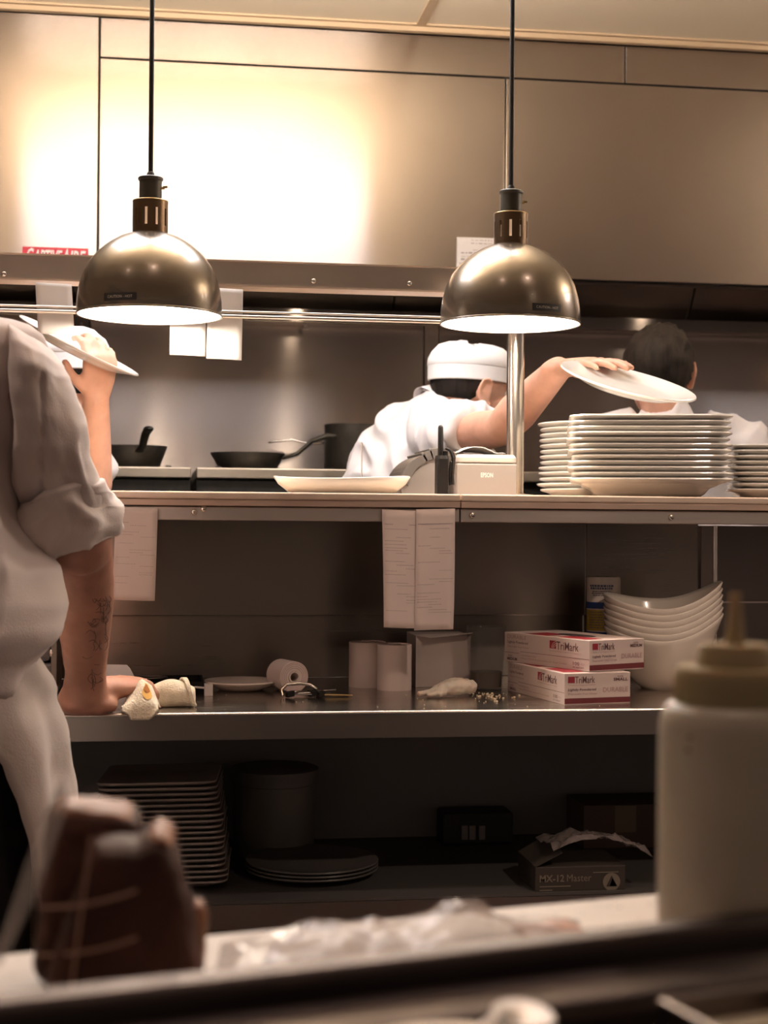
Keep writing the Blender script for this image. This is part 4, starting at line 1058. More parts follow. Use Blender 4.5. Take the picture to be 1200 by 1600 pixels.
ring = [V((cx_ + rr_ * math.cos(q), BX - .0005, cz_ + rr_ * math.sin(q))) for q in [2 * math.pi * j / 28 for j in range(28)]]
tm.add(ring, [tuple(range(28))])
tm.build('print', pale, t)
tr = MB()
for s_, dx in ((.011, 0.0), (.008, .003)):
    tr.add([V((cx_ - s_ * .8 + dx, BX - .0010, cz_ - .007)), V((cx_ + s_ * .8 + dx, BX - .0010, cz_ - .007)), V((cx_ + dx * .4, BX - .0010, cz_ - .007 + s_ * 1.6))], [(0, 1, 2)])
tr.build('mountain_emblem', bc, t)
# plastic bag on the carton
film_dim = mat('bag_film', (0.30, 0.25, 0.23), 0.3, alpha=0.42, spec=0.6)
gr = []
for j in range(15):
    row = []
    for i in range(23):
        u, v_ = i / 22, j / 14
        xx = a.x + 0.03 + 0.165 * u; yy = BX - .01 + 0.13 * v_
        z = zt_ + 0.016 + 0.032 * math.sin(math.pi * (0.15 + 0.85 * u)) * (0.5 + 0.5 * math.sin(math.pi * min(1, v_ + 0.35))) + 0.010 * noise.noise(V((u * 7, v_ * 6, 2.0))) + 0.006 * abs(noise.noise(V((u * 15, v_ * 13, 5.0))))
        row.append(V((xx, yy, max(z, zt_ + 0.002 if xx < b.x else z))))
    gr.append(row)
o = MB().sheet(gr).build('plastic_bag', film_dim, loc=(a.x + .1, BX + .05, zt_), smooth=False, solid=0.0003); tag(o, 'crinkled clear plastic bag bunched on top of the MX-12 carton', 'bag')
# brown carton deep behind it
a2, b2 = P(902, 1395, 2.76), P(1030, 1395, 2.76)
t = thing('shipping_carton', 'dim brown carton behind the plastic bag under the counter', 'box', ((a2.x + b2.x) / 2, 2.78, LZ))
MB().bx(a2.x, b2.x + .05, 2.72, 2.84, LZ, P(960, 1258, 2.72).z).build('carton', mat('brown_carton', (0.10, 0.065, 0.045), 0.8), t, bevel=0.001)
q = P(960, 1258, 2.72)
MB().bx((a2.x + b2.x) / 2 - .02, (a2.x + b2.x) / 2 + .02, 2.7194, 2.7199, q.z - .05, q.z - .002).build('tape', mat('tape', (0.16, 0.11, 0.07), 0.4), t)

# ================================================================== serving counter in the foreground
BZ, RZ = 0.937, 0.984
bl, br = PZ(0, 1490, BZ), PZ(1027, 1395, BZ)
bd = (br - bl).normalized(); bn = V((bd.y, -bd.x, 0))         # bn points toward the camera
if bn.y > 0: bn = -bn
e0, e1 = bl - bd * 0.25, br + bd * 0.45
board_m = mat('board_white', (0.80, 0.73, 0.64), 0.5, var=0.06, vscale=12, bump=0.05)
t = thing('cutting_board', 'long cream cutting board on the serving counter in the foreground', 'cutting board', (e0 + e1) / 2 + V((0, 0, -0.02)))
poly = [e0, e1, e1 + bn * 0.175, e0 + bn * 0.175]
MB().prism([p - V((0, 0, 0.02)) for p in poly], (0, 0, 0.02)).build('board', board_m, t, bevel=0.003)
rr = random.Random(21); sp = MB()
for k in range(70):
    q = e0 + bd * (rr.uniform(0.25, 0.72) if k % 3 else rr.uniform(.5, .68)) + bn * rr.uniform(0.004, 0.11); s_ = rr.uniform(0.0003, 0.0011)
    sp.add([q + V((s_ * math.cos(x_) * rr.uniform(.6, 1.4), s_ * math.sin(x_), 0.0004)) for x_ in [2 * math.pi * j / 7 for j in range(7)]], [tuple(range(7))])
sp.build('specks', mat('speck', (0.10, 0.06, 0.04), 0.8), t)
# counter body below the board
t = thing('serving_counter', 'dark steel serving counter under the foreground board', 'counter', ((e0 + e1) / 2 + bn * 0.15).xy.to_3d())
cnt = [e0 + bn * .002, e1 + bn * .002, e1 + bn * .16, e0 + bn * .16]; cnt = [p - V((0, 0, p.z)) for p in cnt]
MB().prism(cnt, (0, 0, BZ - 0.0205)).build('cabinet', dark_steel, t, bevel=0.003)
# raised steel rail in front of the board
rl, rr_2 = PZ(0, 1566, RZ), PZ(1200, 1434, RZ)
rd = (rr_2 - rl).normalized(); rn = V((rd.y, -rd.x, 0))
if rn.y > 0: rn = -rn
r_a, r_b = rl - rd * 0.2, rr_2 + rd * 0.25
rail_m = steel('rail_dark', (0.07, 0.055, 0.052), 0.48, var=0.2)
t = thing('counter_rail', 'blurred dark steel rail across the very front of the picture', 'rail', ((r_a + r_b) / 2).xy.to_3d())
def sweep(prof, name, m_, bev=0.002):
    pa = [r_a + rn * x_ + V((0, 0, z_)) for x_, z_ in prof]; pb_ = [r_b + rn * x_ + V((0, 0, z_)) for x_, z_ in prof]
    return MB().loft([pa, pb_]).build(name, m_, t, bevel=bev)
sweep([(-0.022, -0.004), (-0.012, 0.0), (0.0, 0.0), (0.004, -0.004), (0.004, -0.03), (-0.022, -0.03)], 'top_rail', rail_m)
sweep([(-0.032, -0.012), (-0.0225, -0.007), (-0.0225, -0.03), (-0.032, -0.03)], 'back_lip', mat('rail_bright', (0.62, 0.56, 0.53), 0.35, 0.7), 0.001)
sweep([(0.0045, -0.012), (0.030, -0.018), (0.034, -0.024), (0.034, -0.08), (0.0045, -0.08)], 'step', rail_m)
sweep([(0.0345, -0.045), (0.060, -0.048), (0.062, -0.054), (0.062, -0.98), (0.0345, -0.98)], 'apron', rail_m)
# food pan hanging at the near side
sweep([(0.0625, -0.062), (0.21, -0.062), (0.21, -0.98), (0.0625, -0.98)], 'pan_ledge', rail_m)
q0 = PZ(1160, 1572, RZ - 0.006)
t = thing('food_pan', 'blurred steel food pan with pale contents at the lower right corner', 'food pan', (q0.x, q0.y, RZ - 0.06))
ring = lambda f, z, o_=0: [q0 + rd * (sx_ * 0.030 * f) + rn * (0.01 + sy_ * 0.022 * f) + V((0, 0, z)) for sx_, sy_ in ((-1, -1), (1, -1), (1, 1), (-1, 1))]
MB().loft([ring(.85, -.05), ring(.95, -.002), ring(1.06, 0), ring(1.06, .003), ring(.94, .003), ring(.84, -.045)], cap0=True, cap1=True).build('pan', mat('dull_pan_steel', (0.20, 0.165, 0.145), 0.4, 0.9), t, bevel=0.003)
MB().loft([ring(.835, -.044), ring(.90, -.006)]).build('contents', mat('pale_spread', (0.42, 0.36, 0.26), 0.6), t, bevel=0.004)
dull_steel = mat('dull_steel', (0.16, 0.13, 0.115), 0.35, 0.9)
q1 = PZ(818, 1606, RZ - 0.006)
t = thing('serving_spoon', 'blurred shiny spoon standing in a round pan at the bottom frame edge', 'spoon', q1)
MB().lathe([(0.001, -.004), (0.008, -.002), (0.012, .003), (0.011, .0035), (.006, 0)], 24, q1 + V((0, 0, .002)), squash=1.6).build('spoon_bowl', dull_steel, t, smooth=True)
MB().tube([q1 + rd * -.012 + V((0, 0, .004)), q1 + rd * -.05 + rn * .012 + V((0, 0, -.010)), q1 + rd * -.09 + rn * .02 + V((0, 0, -.026))], [(.002, .004), (.0015, .003), (.0015, .005)], 10).build('spoon_handle', dull_steel, t, smooth=True)
t = thing('food_pan', 'blurred round steel pan holding the spoon, half below the frame', 'food pan', q1 + rd * -.03 + rn * .012 + V((0, 0, -.056)))
pc2 = q1 + rd * -.035 + rn * .012 + V((0, 0, -.056))
MB().lathe([(.028, 0), (.030, .003), (.036, .050), (.040, .051), (.040, .053), (.035, .052), (.028, .004), (.0, .004)], 40, pc2, cap1=False).build('pan', dull_steel, t, smooth=True, angle=45)

# squeeze bottle
BY = 0.76; ax_ = P(1147, 1200, BY); D = (ax_ - CAM).dot(fwd)
def zb_(py): return P(1147, py, BY).z
def rb_(hw): return hw / FPX * D
t = thing('squeeze_bottle', 'tall translucent squeeze bottle with cone nozzle at the right foreground', 'squeeze bottle', (ax_.x, BY, BZ))
body_m = mat('bottle_plastic', (0.58, 0.52, 0.42), 0.42, sss=0.3, spec=0.5, var=0.12, vscale=9)
cap_m = mat('bottle_cap', (0.36, 0.285, 0.155), 0.42, sss=0.3)
c0 = V((ax_.x, BY, 0))
MB().lathe([(rb_(108), BZ), (rb_(115), BZ + .004), (rb_(117), BZ + .012), (rb_(117), zb_(1180)), (rb_(116), zb_(1130)), (rb_(112), zb_(1112)), (rb_(104), zb_(1101)), (rb_(88), zb_(1096))], 64, c0).build('body', body_m, t, smooth=True, angle=50)
MB().lathe([(rb_(90), zb_(1102)), (rb_(93), zb_(1099)), (rb_(93), zb_(1050)), (rb_(89), zb_(1042)), (rb_(60), zb_(1041))], 56, c0).build('cap', cap_m, t, smooth=True, angle=40)
MB().lathe([(rb_(59), zb_(1042)), (rb_(56), zb_(1012)), (rb_(52), zb_(1006)), (rb_(20), zb_(1005))], 48, c0).build('cap_tier', cap_m, t, smooth=True, angle=40)
MB().lathe([(rb_(17), zb_(1008)), (rb_(15), zb_(1000)), (rb_(8.5), zb_(934)), (rb_(7), zb_(927)), (rb_(3.5), zb_(927)), (rb_(3.5), zb_(940))], 32, c0, cap1=True).build('nozzle', cap_m, t, smooth=True, angle=50)
for k in range(36):
    a_ = 2 * math.pi * k / 36
    d_ = V((math.cos(a_), math.sin(a_), 0))
    MB().obx(c0 + d_ * rb_(93) + V((0, 0, (zb_(1052) + zb_(1096)) / 2)), d_ * .0004, d_.cross(V((0, 0, 1))) * .0008, V((0, 0, .006))).build('grip_rib', cap_m, t)
for px, py in ((1075, 1172), (1078, 1152)):
    p = P(px, py, BY - math.sqrt(max(0, rb_(117) ** 2 - (P(px, py, BY).x - ax_.x) ** 2)) - .0003)
    MB().ell(p, .0011, .0004, .0011, 10, 6).build('speck', mat('speck', (0.10, 0.06, 0.04), 0.8), t)

# cured ham piece
HY = 0.775
t = thing('cured_ham', 'dark tied piece of cured meat standing on the board at lower left', 'meat', (P(185, 1500, HY).x, HY, BZ))
meat = mat('meat_dark', (0.060, 0.024, 0.018), 0.6, var=0.45, vscale=25, bump=0.3, bscale=120, sss=0.15, spec=0.2)
fat = mat('meat_fat', (0.30, 0.14, 0.075), 0.5, var=0.35, vscale=40, sss=0.3, bump=0.2, bscale=150)
def slab(pts, y0, y1, nm, mt, rnd_=0.006):
    """thick slab with rounded edge whose outline is given in the picture plane at HY"""
    o_ = [P(px, py, HY) for px, py in pts]; cen = sum(o_, V((0, 0, 0))) / len(o_)
    n = len(o_); dense = []
    for i in range(n):
        p0_, p1_, p2_, p3_ = o_[i - 1], o_[i], o_[(i + 1) % n], o_[(i + 2) % n]
        for k in range(5):
            u = k / 5
            dense.append(0.5 * ((2 * p1_) + (p2_ - p0_) * u + (2 * p0_ - 5 * p1_ + 4 * p2_ - p3_) * u * u + (3 * p1_ - p0_ - 3 * p2_ + p3_) * u ** 3))
    rings = []
    T = y1 - y0
    for f, s_ in ((0.0, .70), (0.04, .86), (0.14, .96), (0.3, 1.0), (0.7, 1.0), (0.86, .96), (.96, .86), (1.0, .7)):
        rings.append([V((cen.x + (p.x - cen.x) * s_, y0 + T * f, max(BZ + .0004, cen.z + (p.z - cen.z) * s_))) for p in dense])
    m = MB().loft(rings)
    me = resmooth(m, 0.0016, 3)
    return part_mesh(nm, me, mt, t, lambda co, n_: V((lambda c_: (c_.x, c_.y, max(c_.z, BZ + .0004)))(co + n_ * (.0022 * noise.noise(co * 45) + .0010 * noise.noise(co * 130)))))
slab([(60, 1540), (57, 1440), (66, 1330), (76, 1275), (110, 1266), (160, 1268), (195, 1272), (222, 1300), (215, 1400), (205, 1540)], HY - .004, HY + .045, 'back_piece', meat)
slab([(88, 1545), (100, 1440), (128, 1360), (146, 1306), (185, 1300), (215, 1302), (245, 1288), (268, 1300), (288, 1360), (305, 1430), (300, 1545)], HY - .035, HY + .02, 'front_piece', meat)
slab([(286, 1540), (292, 1450), (300, 1415), (311, 1404), (324, 1420), (322, 1480), (310, 1540)], HY - .012, HY + .012, 'fat_flap', fat)
slab([(74, 1292), (84, 1268), (120, 1263), (165, 1266), (198, 1272), (214, 1288), (190, 1298), (140, 1302), (95, 1300)], HY + .000, HY + .043, 'fat_cap', fat)
slab([(232, 1296), (248, 1284), (266, 1292), (276, 1310), (262, 1306), (246, 1302)], HY - .030, HY + .016, 'fat_edge', fat)
twine = mat('twine', (0.30, 0.17, 0.12), 0.8)
for py, bow in ((1408, 10), (1482, 12)):
    pts = []
    for i in range(15):
        u = i / 14; px = 62 + 150 * u
        pts.append(P(px, py + 10 - 26 * u ** 2.2, HY - .0395 * smoothstep(0.05, 0.4, u) - .006))
    MB().tube(pts, 0.0008, 8).build('twine', twine, t, smooth=True)
pts = [P(142 - 30 * u, 1310 + 230 * u, HY - .040 + .004 * u) for u in [i / 10 for i in range(11)]]
MB().tube(pts, 0.0007, 8).build('twine', twine, t, smooth=True)
film = mat('wrap_film', (0.75, 0.68, 0.64), 0.3, alpha=0.26, spec=0.4)
gr = [[P(a_ + (b_ - a_) * k / 3, c_ + (d_ - c_) * k / 3, HY - 0.02 - 0.004 * math.sin(3 * k)) for k in range(4)] for (a_, c_, b_, d_) in
      ((99, 1210, 106, 1262), (84, 1240, 92, 1300), (62, 1292, 78, 1345), (40, 1350, 64, 1385), (20, 1408, 44, 1425), (4, 1455, 22, 1470), (-14, 1490, -2, 1515))]
MB().sheet(gr).build('wrap_strip', film, t, smooth=True, solid=0.0003)
# plastic wrap on the board
film2 = mat('sheet_film', (0.50, 0.40, 0.36), 0.22, alpha=0.28, spec=0.7)
gr = []
far0, far1 = PZ(345, 1476, BZ), PZ(905, 1440, BZ)
nr0, nr1 = PZ(330, 1560, BZ), PZ(915, 1500, BZ)
for j in range(19):
    row = []
    for i in range(49):
        u, v_ = i / 48, j / 18
        p = far0.lerp(far1, u).lerp(nr0.lerp(nr1, u), v_)
        env = math.sin(math.pi * u) ** 0.5 * math.sin(math.pi * min(1, .12 + .88 * v_)) ** .5
        ridge = 0.55 * abs(noise.noise(V((u * 5.0, v_ * 2.2, 3.3)))) + 0.35 * abs(noise.noise(V((u * 11, v_ * 5, 9.1)))) + .15 * noise.noise(V((u * 23, v_ * 9, 1.7)))
        hump = .5 + .8 * math.exp(-((u - .28) / .2) ** 2) + .9 * math.exp(-((u - .68) / .16) ** 2)
        row.append(V((p.x, p.y, BZ + .0008 + max(0, .021 * env * hump * (.35 + ridge)))))
    gr.append(row)
o = MB().sheet(gr).build('plastic_wrap', film2, loc=((far0 + nr1) / 2).xy.to_3d() + V((0, 0, BZ)), smooth=True, solid=0.0003); tag(o, 'crumpled sheet of clear plastic wrap lying along the cutting board', 'plastic wrap')
gr = []
a0, a1, b0, b1 = PZ(800, 1452, BZ), PZ(885, 1438, BZ), PZ(830, 1475, BZ), PZ(915, 1458, BZ)
for j in range(9):
    gr.append([a0.lerp(a1, i / 14).lerp(b0.lerp(b1, i / 14), j / 8) + V((0, 0, .0012 + .003 * math.sin(math.pi * i / 14) * math.sin(math.pi * j / 8) + .001 * noise.noise(V((i * .7, j * .8, 4))))) for i in range(15)])
o = MB().sheet(gr).build('meat_slice', mat('pink_slice', (0.62, 0.36, 0.28), 0.4, sss=.2), loc=((a0 + b1) / 2).xy.to_3d() + V((0, 0, BZ)), smooth=True, solid=0.0012); tag(o, 'thin pink slice with dark red rim beside the plastic wrap', 'meat')
# ================================================================== people
from mathutils.bvhtree import BVHTree
def head_frame(c, f, up=(0, 0, 1)):
    f = V(f).normalized(); up = V(up); r = f.cross(up).normalized(); u = r.cross(f)
    return Matrix(((r.x, f.x, u.x, c[0]), (r.y, f.y, u.y, c[1]), (r.z, f.z, u.z, c[2]), (0, 0, 0, 1)))
def add_head(mb, M):
    h = MB()
    h.ell((0, -.012, .030), .077, .096, .088); h.ell((0, .022, -.030), .062, .072, .082); h.ell((0, .066, -.092), .026, .022, .020)
    h.ell((.034, .056, -.03), .026, .026, .03); h.ell((-.034, .056, -.03), .026, .026, .03)
    h.tube([(0, .088, .022), (0, .101, -.004), (0, .108, -.026)], [.009, .011, .015], 12)
    h.ell((.013, .096, -.030), .010, .010, .008); h.ell((-.013, .096, -.030), .010, .010, .008)
    h.tube([(-.046, .070, .036), (-.022, .086, .038), (0, .086, .032), (.022, .086, .038), (.046, .070, .036)], .0095, 10)
    h.ell((0, .086, -.056), .024, .014, .0065); h.ell((0, .085, -.067), .021, .014, .0075)
    for s in (-1, 1):
        h.ell((s * .079, -.006, -.004), .008, .019, .028)
        h.tube([V((s * .081, .010, -.026)), V((s * .084, -.004, -.034)), V((s * .088, -.022, -.018)), V((s * .091, -.029, .006)), V((s * .090, -.020, .028)), V((s * .086, -.002, .033)), V((s * .081, .010, .022)), V((s * .079, .012, .006))],
               [.006, .0075, .0055, .005, .005, .005, .005, .004], 10)
        h.ell((s * .080, -.004, -.029), .006, .009, .009)
    h.xf(M); mb.add(h.v, h.f)
def add_eyes(root, M):
    for s in (-1, 1):
        e = MB().ell((s * .031, .0725, .012), .0125, .0125, .0115, 14, 8).xf(M)
        o = e.build('eye', mat('eye_white', (0.75, 0.72, 0.68), 0.2), root, smooth=True)
        MB().ell((s * .031, .0815, .012), .0055, .004, .0055, 12, 6).xf(M).build('iris', mat('iris_brown', (0.04, 0.02, 0.01), 0.2), o, smooth=True)
def add_hand(mb, W, d, n, side, curl=(20, 25, 20), spread=4, thumb=(0.55, 0.75, -0.25), scale=1.0):
    """wrist, finger direction, back-of-hand normal, thumb side (+1 or -1 along n x d)"""
    W = V(W); d = V(d).normalized(); n = V(n); n = (n - d * n.dot(d)).normalized(); t = n.cross(d) * side; s = scale
    mb.tube([W - d * .02 * s, W + d * .012 * s, W + d * .045 * s, W + d * .078 * s, W + d * .090 * s],
            [(.026 * s, .021 * s), (.029 * s, .019 * s), (.038 * s, .0165 * s), (.041 * s, .0135 * s), (.039 * s, .011 * s)], 18, ref=t)
    mb.ell(W + d * .035 * s + t * .022 * s - n * .008 * s, .018 * s, .016 * s, .016 * s)
    for i, (L, r) in enumerate(((.072, .0088), (.080, .0090), (.075, .0086), (.060, .0078))):
        L *= s; r *= s
        b = W + d * (.086 - (0, -.002, .001, .010)[i]) * s + t * (.0300 - .0200 * i) * s
        pts = [b - d * .012 * s, b]; ang = 0; q = b
        a0 = R(spread * (1.5 - i))
        base = (d * math.cos(a0) + t * math.sin(a0)).normalized()
        mb.ell(b + n * .003 * s, .0098 * s, .0098 * s, .0098 * s, 12, 8)
        for k, fr in enumerate((.46, .30, .24)):
            ang += R(curl[k]); v = base * math.cos(ang) - n * math.sin(ang); q = q + v * L * fr; pts.append(q)
        mb.tube(pts, [r * 1.08, r * 1.05, r, r * .92, r * .80], 12)
    b = W + d * .024 * s + t * .026 * s - n * .004 * s; v = (d * thumb[0] + t * thumb[1] + n * thumb[2]).normalized()
    q1 = b + v * .036 * s; v2 = (v * .8 + d * .5).normalized(); q2 = q1 + v2 * .030 * s
    mb.tube([b, q1, q2], [.0125 * s, .0105 * s, .0085 * s], 12)
def add_leg(mb, hip, kn, an, k=1.0):
    mb.tube([hip, V(hip).lerp(kn, .4), kn, V(kn).lerp(an, .35), V(kn).lerp(an, .75), an], [.085 * k, .075 * k, .055 * k, .056 * k, .040 * k, .036 * k], 16)
def add_foot(mb, an, f, k=1.0):
    f = V(f); a = V(an)
    mb.tube([V((a.x, a.y, .045)) - f * .05, V((a.x, a.y, .045)), V((a.x, a.y, .038)) + f * .09, V((a.x, a.y, .030)) + f * .17], [(.036 * k, .042), (.040 * k, .044), (.046 * k, .036), (.036 * k, .026)], 14, ref=f.cross(V((0, 0, 1))))
def folds(amp, seed, fx=(9, 9, 5)):
    def d(co, n):
        q = V((co.x * fx[0], co.y * fx[1], co.z * fx[2])) + V((seed, 0, 0))
        w = noise.noise(q * .6) * 1.5
        v = 1 - abs(noise.noise(q + V((w, w, 0)))) * 2.2
        return co + n * (amp * (v - .5) + amp * .35 * noise.noise(q * 2.7))
    return d
def hair_shell(M, front=0.55, low=-0.055, top=True, amp=.004, zmax=9, fringe=.03, grow=1.0):
    """closed hair volume over the skull: crown, sides and nape"""
    h = MB(); n, m = 44, 26; c = V((0, -.012, .030)); rings = []
    for i in range(1, m):
        th = math.pi * i / m; ring = []
        for j in range(n):
            a = 2 * math.pi * j / n; ux, uy, uz = math.sin(th) * math.cos(a), math.sin(th) * math.sin(a), -math.cos(th)
            p = c + V((.083 * ux, .102 * uy, .096 * uz))
            back = smoothstep(.45, -.35, uy)          # 1 at the back of the head
            lowz = c.z + (fringe * (1 - back) + low * back)
            if p.z < lowz:                            # tuck the shell inside the head below the hairline
                p = c + V((.060 * ux, .075 * uy, .075 * uz))
            else:
                p = c + (p - c) * grow + V((ux, uy, uz)) * amp * (noise.noise(V((ux * 9, uy * 9, uz * 4))) + .5)
            if p.z > zmax: p.z = zmax
            ring.append(p)
        rings.append(ring)
    h.loft(rings); return h.xf(M)
def skull_cap(M, root, tilt=0.0):
    T = M @ Matrix.Rotation(tilt, 4, 'X'); b = MB(); n = 56
    def ring(ra, rb, z, dy=-.008, wob=0.0): return [V((ra * math.cos(a), dy + rb * math.sin(a), z + wob * noise.noise(V((math.cos(a) * 3, math.sin(a) * 3, z * 30))))) for a in [2 * math.pi * j / n for j in range(n)]]
    b.loft([ring(.082, .102, .030), ring(.0855, .1055, .032), ring(.0865, .1065, .064), ring(.084, .104, .066), ring(.080, .100, .034), ring(.082, .102, .030)], False, False)
    cap = MB().loft([ring(.083, .103, .060), ring(.0880, .1080, .068, wob=.003), ring(.0870, .1070, .082, wob=.006), ring(.080, .098, .100, wob=.008), ring(.066, .082, .114, wob=.009), ring(.044, .056, .122, wob=.010), ring(.016, .02, .125, wob=.010)], True, True)
    o = cap.xf(T).build('cap', cap_white, root, smooth=True)
    b.xf(T).build('cap_band', cap_white, o, smooth=True, angle=50)
    return o
def cook(label, base, J, Mh, hair, capped, seed, hands, sleeves, head=True, apron=True):
    root = thing('person', label, 'person', base, group='cooks in the kitchen')
    lat = V(J['lat']).normalized(); fw = V((0, 0, 1)).cross(lat); fw = V((fw.x, fw.y, 0)).normalized()
    if fw.dot(V((Mh[0][1], Mh[1][1], 0))) < 0: fw = -fw
    b = MB(); add_head(b, Mh)
    hc = V((Mh[0][3], Mh[1][3], Mh[2][3])); hd = Mh.to_3x3() @ V((0, -.022, -.06))
    b.tube([V(J['neck']) - V((0, 0, .03)), V(J['neck']) + (hc + hd - V(J['neck'])) * .5, hc + hd], [(.075, .07), (.058, .060), (.056, .058)], 18, ref=lat)
    b.tube([J['pelvis'], J['waist'], J['chest'], V(J['neck']) - V((0, 0, .02))], [(.15, .10), (.14, .095), (.165, .105), (.09, .06)], 22, ref=lat)
    for sd in ('r', 'l'):
        sh, el, wr = V(J['sh_' + sd]), V(J['el_' + sd]), V(J['wr_' + sd])
        b.tube([V(J['neck']).lerp(sh, .5), sh, sh.lerp(el, .45), el, el.lerp(wr, .28), el.lerp(wr, .7), wr], [.055, .056, .048, .040, .043, .034, .027], 16)
        hp = V(J['pelvis']) + lat * (.085 if sd == 'r' else -.085); an = V((base[0], base[1], .085)) + lat * (.11 if sd == 'r' else -.11)
        kn = hp.lerp(an, .5) + fw * .03; add_leg(b, hp, kn, an, .9); add_foot(b, an, fw, .85)
    for hnd in hands: add_hand(b, **hnd)
    me = resmooth(b, .0052, 3)
    part_mesh('body', me, skin, root)
    add_eyes(root, Mh)
    j = MB()
    j.tube([V(J['pelvis']) - V((0, 0, .10)), J['pelvis'], J['waist'], J['chest'], V(J['chest']).lerp(J['neck'], .7), V(J['neck']) + (hc - V(J['neck'])) * .12], [(.185, .135), (.18, .13), (.172, .13), (.19, .132), (.135, .10), (.078, .075)], 26, ref=lat)
    for sd in ('r', 'l'):
        sh, el, wr = V(J['sh_' + sd]), V(J['el_' + sd]), V(J['wr_' + sd]); u = sleeves[sd]
        pts = [V(J['neck']).lerp(sh, .45), sh, sh.lerp(el, .5), sh.lerp(el, min(u, 1.0))]
        j.tube(pts, [.075, .080, .070, .068], 18, rnd=False)
    me = resmooth(j, .0085, 5)
    jk = part_mesh('jacket', me, jacket_white, root, folds(.020, seed, (8, 8, 5)))
    # stand-up collar
    nk = V(J['neck']); ndir = (hc - nk).normalized(); col = MB(); rings = []
    for k_, (q, rr) in enumerate(((.0, .078), (.040, .068), (.044, .066), (.040, .063), (.0, .070))):
        ux = lat; uy = ndir.cross(ux).normalized()
        rings.append([nk + ndir * q + ux * (rr * math.cos(a)) + uy * (rr * math.sin(a)) for a in [2 * math.pi * i / 30 for i in range(30)]])
    col.loft(rings, False, False).build('collar', jacket_white, jk, smooth=True)
    tr = MB(); sho = []
    tr.tube([V(J['waist']) - V((0, 0, .06)), V(J['pelvis']) - V((0, 0, .05))], [(.155, .115), (.165, .12)], 20, ref=lat)
    for sd in (1, -1):
        hp = V(J['pelvis']) + lat * .085 * sd; an = V((base[0], base[1], .085)) + lat * .11 * sd; kn = hp.lerp(an, .5) + fw * .03
        tr.tube([hp, hp.lerp(kn, .5), kn, kn.lerp(an, .5), an + V((0, 0, .01))], [.10, .092, .078, .072, .066], 16)
        s_ = MB(); add_foot(s_, an, fw, 1.12); me = resmooth(s_, .008, 2); part_mesh('shoe', me, shoe_black, root, lambda co, n_: V((co.x, co.y, max(co.z, .001))))
    part_mesh('trousers', resmooth(tr, .011, 3), trouser_black, root, folds(.006, seed + 3))
    hs = hair_shell(Mh, **hair).build('hair', hair_dark, root, smooth=True)
    if capped: skull_cap(Mh, root, capped)
    return root

# --- cook with the white cap, reaching for a plate
f1 = V((.95, .28, -.16)); hc1 = P(737, 618, 3.66); M1 = head_frame(hc1, f1)
lat1 = V((.28, -.95, 0))
J1 = dict(lat=lat1, pelvis=P(560, 960, 3.80), waist=P(590, 850, 3.78), chest=P(645, 722, 3.74), neck=P(678, 648, 3.70),
          sh_r=P(692, 684, 3.54), el_r=P(785, 668, 3.22), wr_r=P(872, 577, 2.98), sh_l=P(690, 680, 3.90), el_l=P(770, 770, 3.98), wr_l=P(830, 800, 3.80))
PL1 = P(978, 610, 2.80)
hd1 = P(930, 566, 2.90) - J1['wr_r']
cook('person in white jacket and white cap bending, bare arm stretched to a plate', (J1['pelvis'].x - .03, J1['pelvis'].y, 0), J1, M1,
     dict(low=-.062, fringe=.02, grow=.945, amp=.003), .12, 1.0,
     [dict(W=J1['wr_r'], d=hd1, n=V((.1, -.3, 1)), side=1, curl=(6, 14, 12), spread=5, thumb=(.75, .5, -.35)), dict(W=J1['wr_l'], d=(.6, -.6, -.2), n=(0, 0, 1), side=-1)],
     dict(r=.58, l=.9))
big_rd = plate_mesh('held_plate', 0.131, 0, 0.020, 0.08, ceramic, square=False)
def held(me, c, major, tilt_cam, label):
    """plate seen nearly edge-on: major axis direction in the picture and the share of its face turned to the camera"""
    mj = (rgt * major[0] - upv * major[1]).normalized(); pu = (upv * major[0] + rgt * major[1]).normalized()
    tc = (CAM - V(c)).normalized(); nn = (pu * math.sqrt(1 - tilt_cam ** 2) + tc * tilt_cam).normalized()
    yy = nn.cross(mj).normalized(); xx_ = yy.cross(nn)
    o = bpy.data.objects.new('held_plate', me); C.objects.link(o)
    o.matrix_world = Matrix(((xx_.x, yy.x, nn.x, c[0]), (xx_.y, yy.y, nn.y, c[1]), (xx_.z, yy.z, nn.z, c[2]), (0, 0, 0, 1)))
    return tag(o, label, 'plate')
held(big_rd, PL1, (1, .27), .27, 'white round plate held tilted above the tall square stack')

# --- dark-haired cook at the right, turned away
hc3 = P(1006, 592, 3.96); M3 = head_frame(hc3, (.10, .98, -.12)); lat3 = V((.99, -.10, 0))
nk3 = P(1022, 672, 3.94)
J3 = dict(lat=lat3, pelvis=P(1040, 960, 3.95), waist=P(1038, 860, 3.94), chest=P(1034, 750, 3.93), neck=nk3, sh_r=nk3 + lat3 * .19 + V((0, 0, -.045)), sh_l=nk3 - lat3 * .17 + V((0, 0, -.045)),
          el_r=nk3 + lat3 * .24 + V((0, .06, -.33)), el_l=nk3 - lat3 * .22 + V((0, .06, -.33)), wr_r=nk3 + lat3 * .10 + V((0, .14, -.46)), wr_l=nk3 - lat3 * .08 + V((0, .14, -.46)))
J3 = {k: (V((v.x, v.y - .12, v.z)) if k != 'lat' else v) for k, v in J3.items()}; M3 = Matrix.Translation((0, -.12, 0)) @ M3
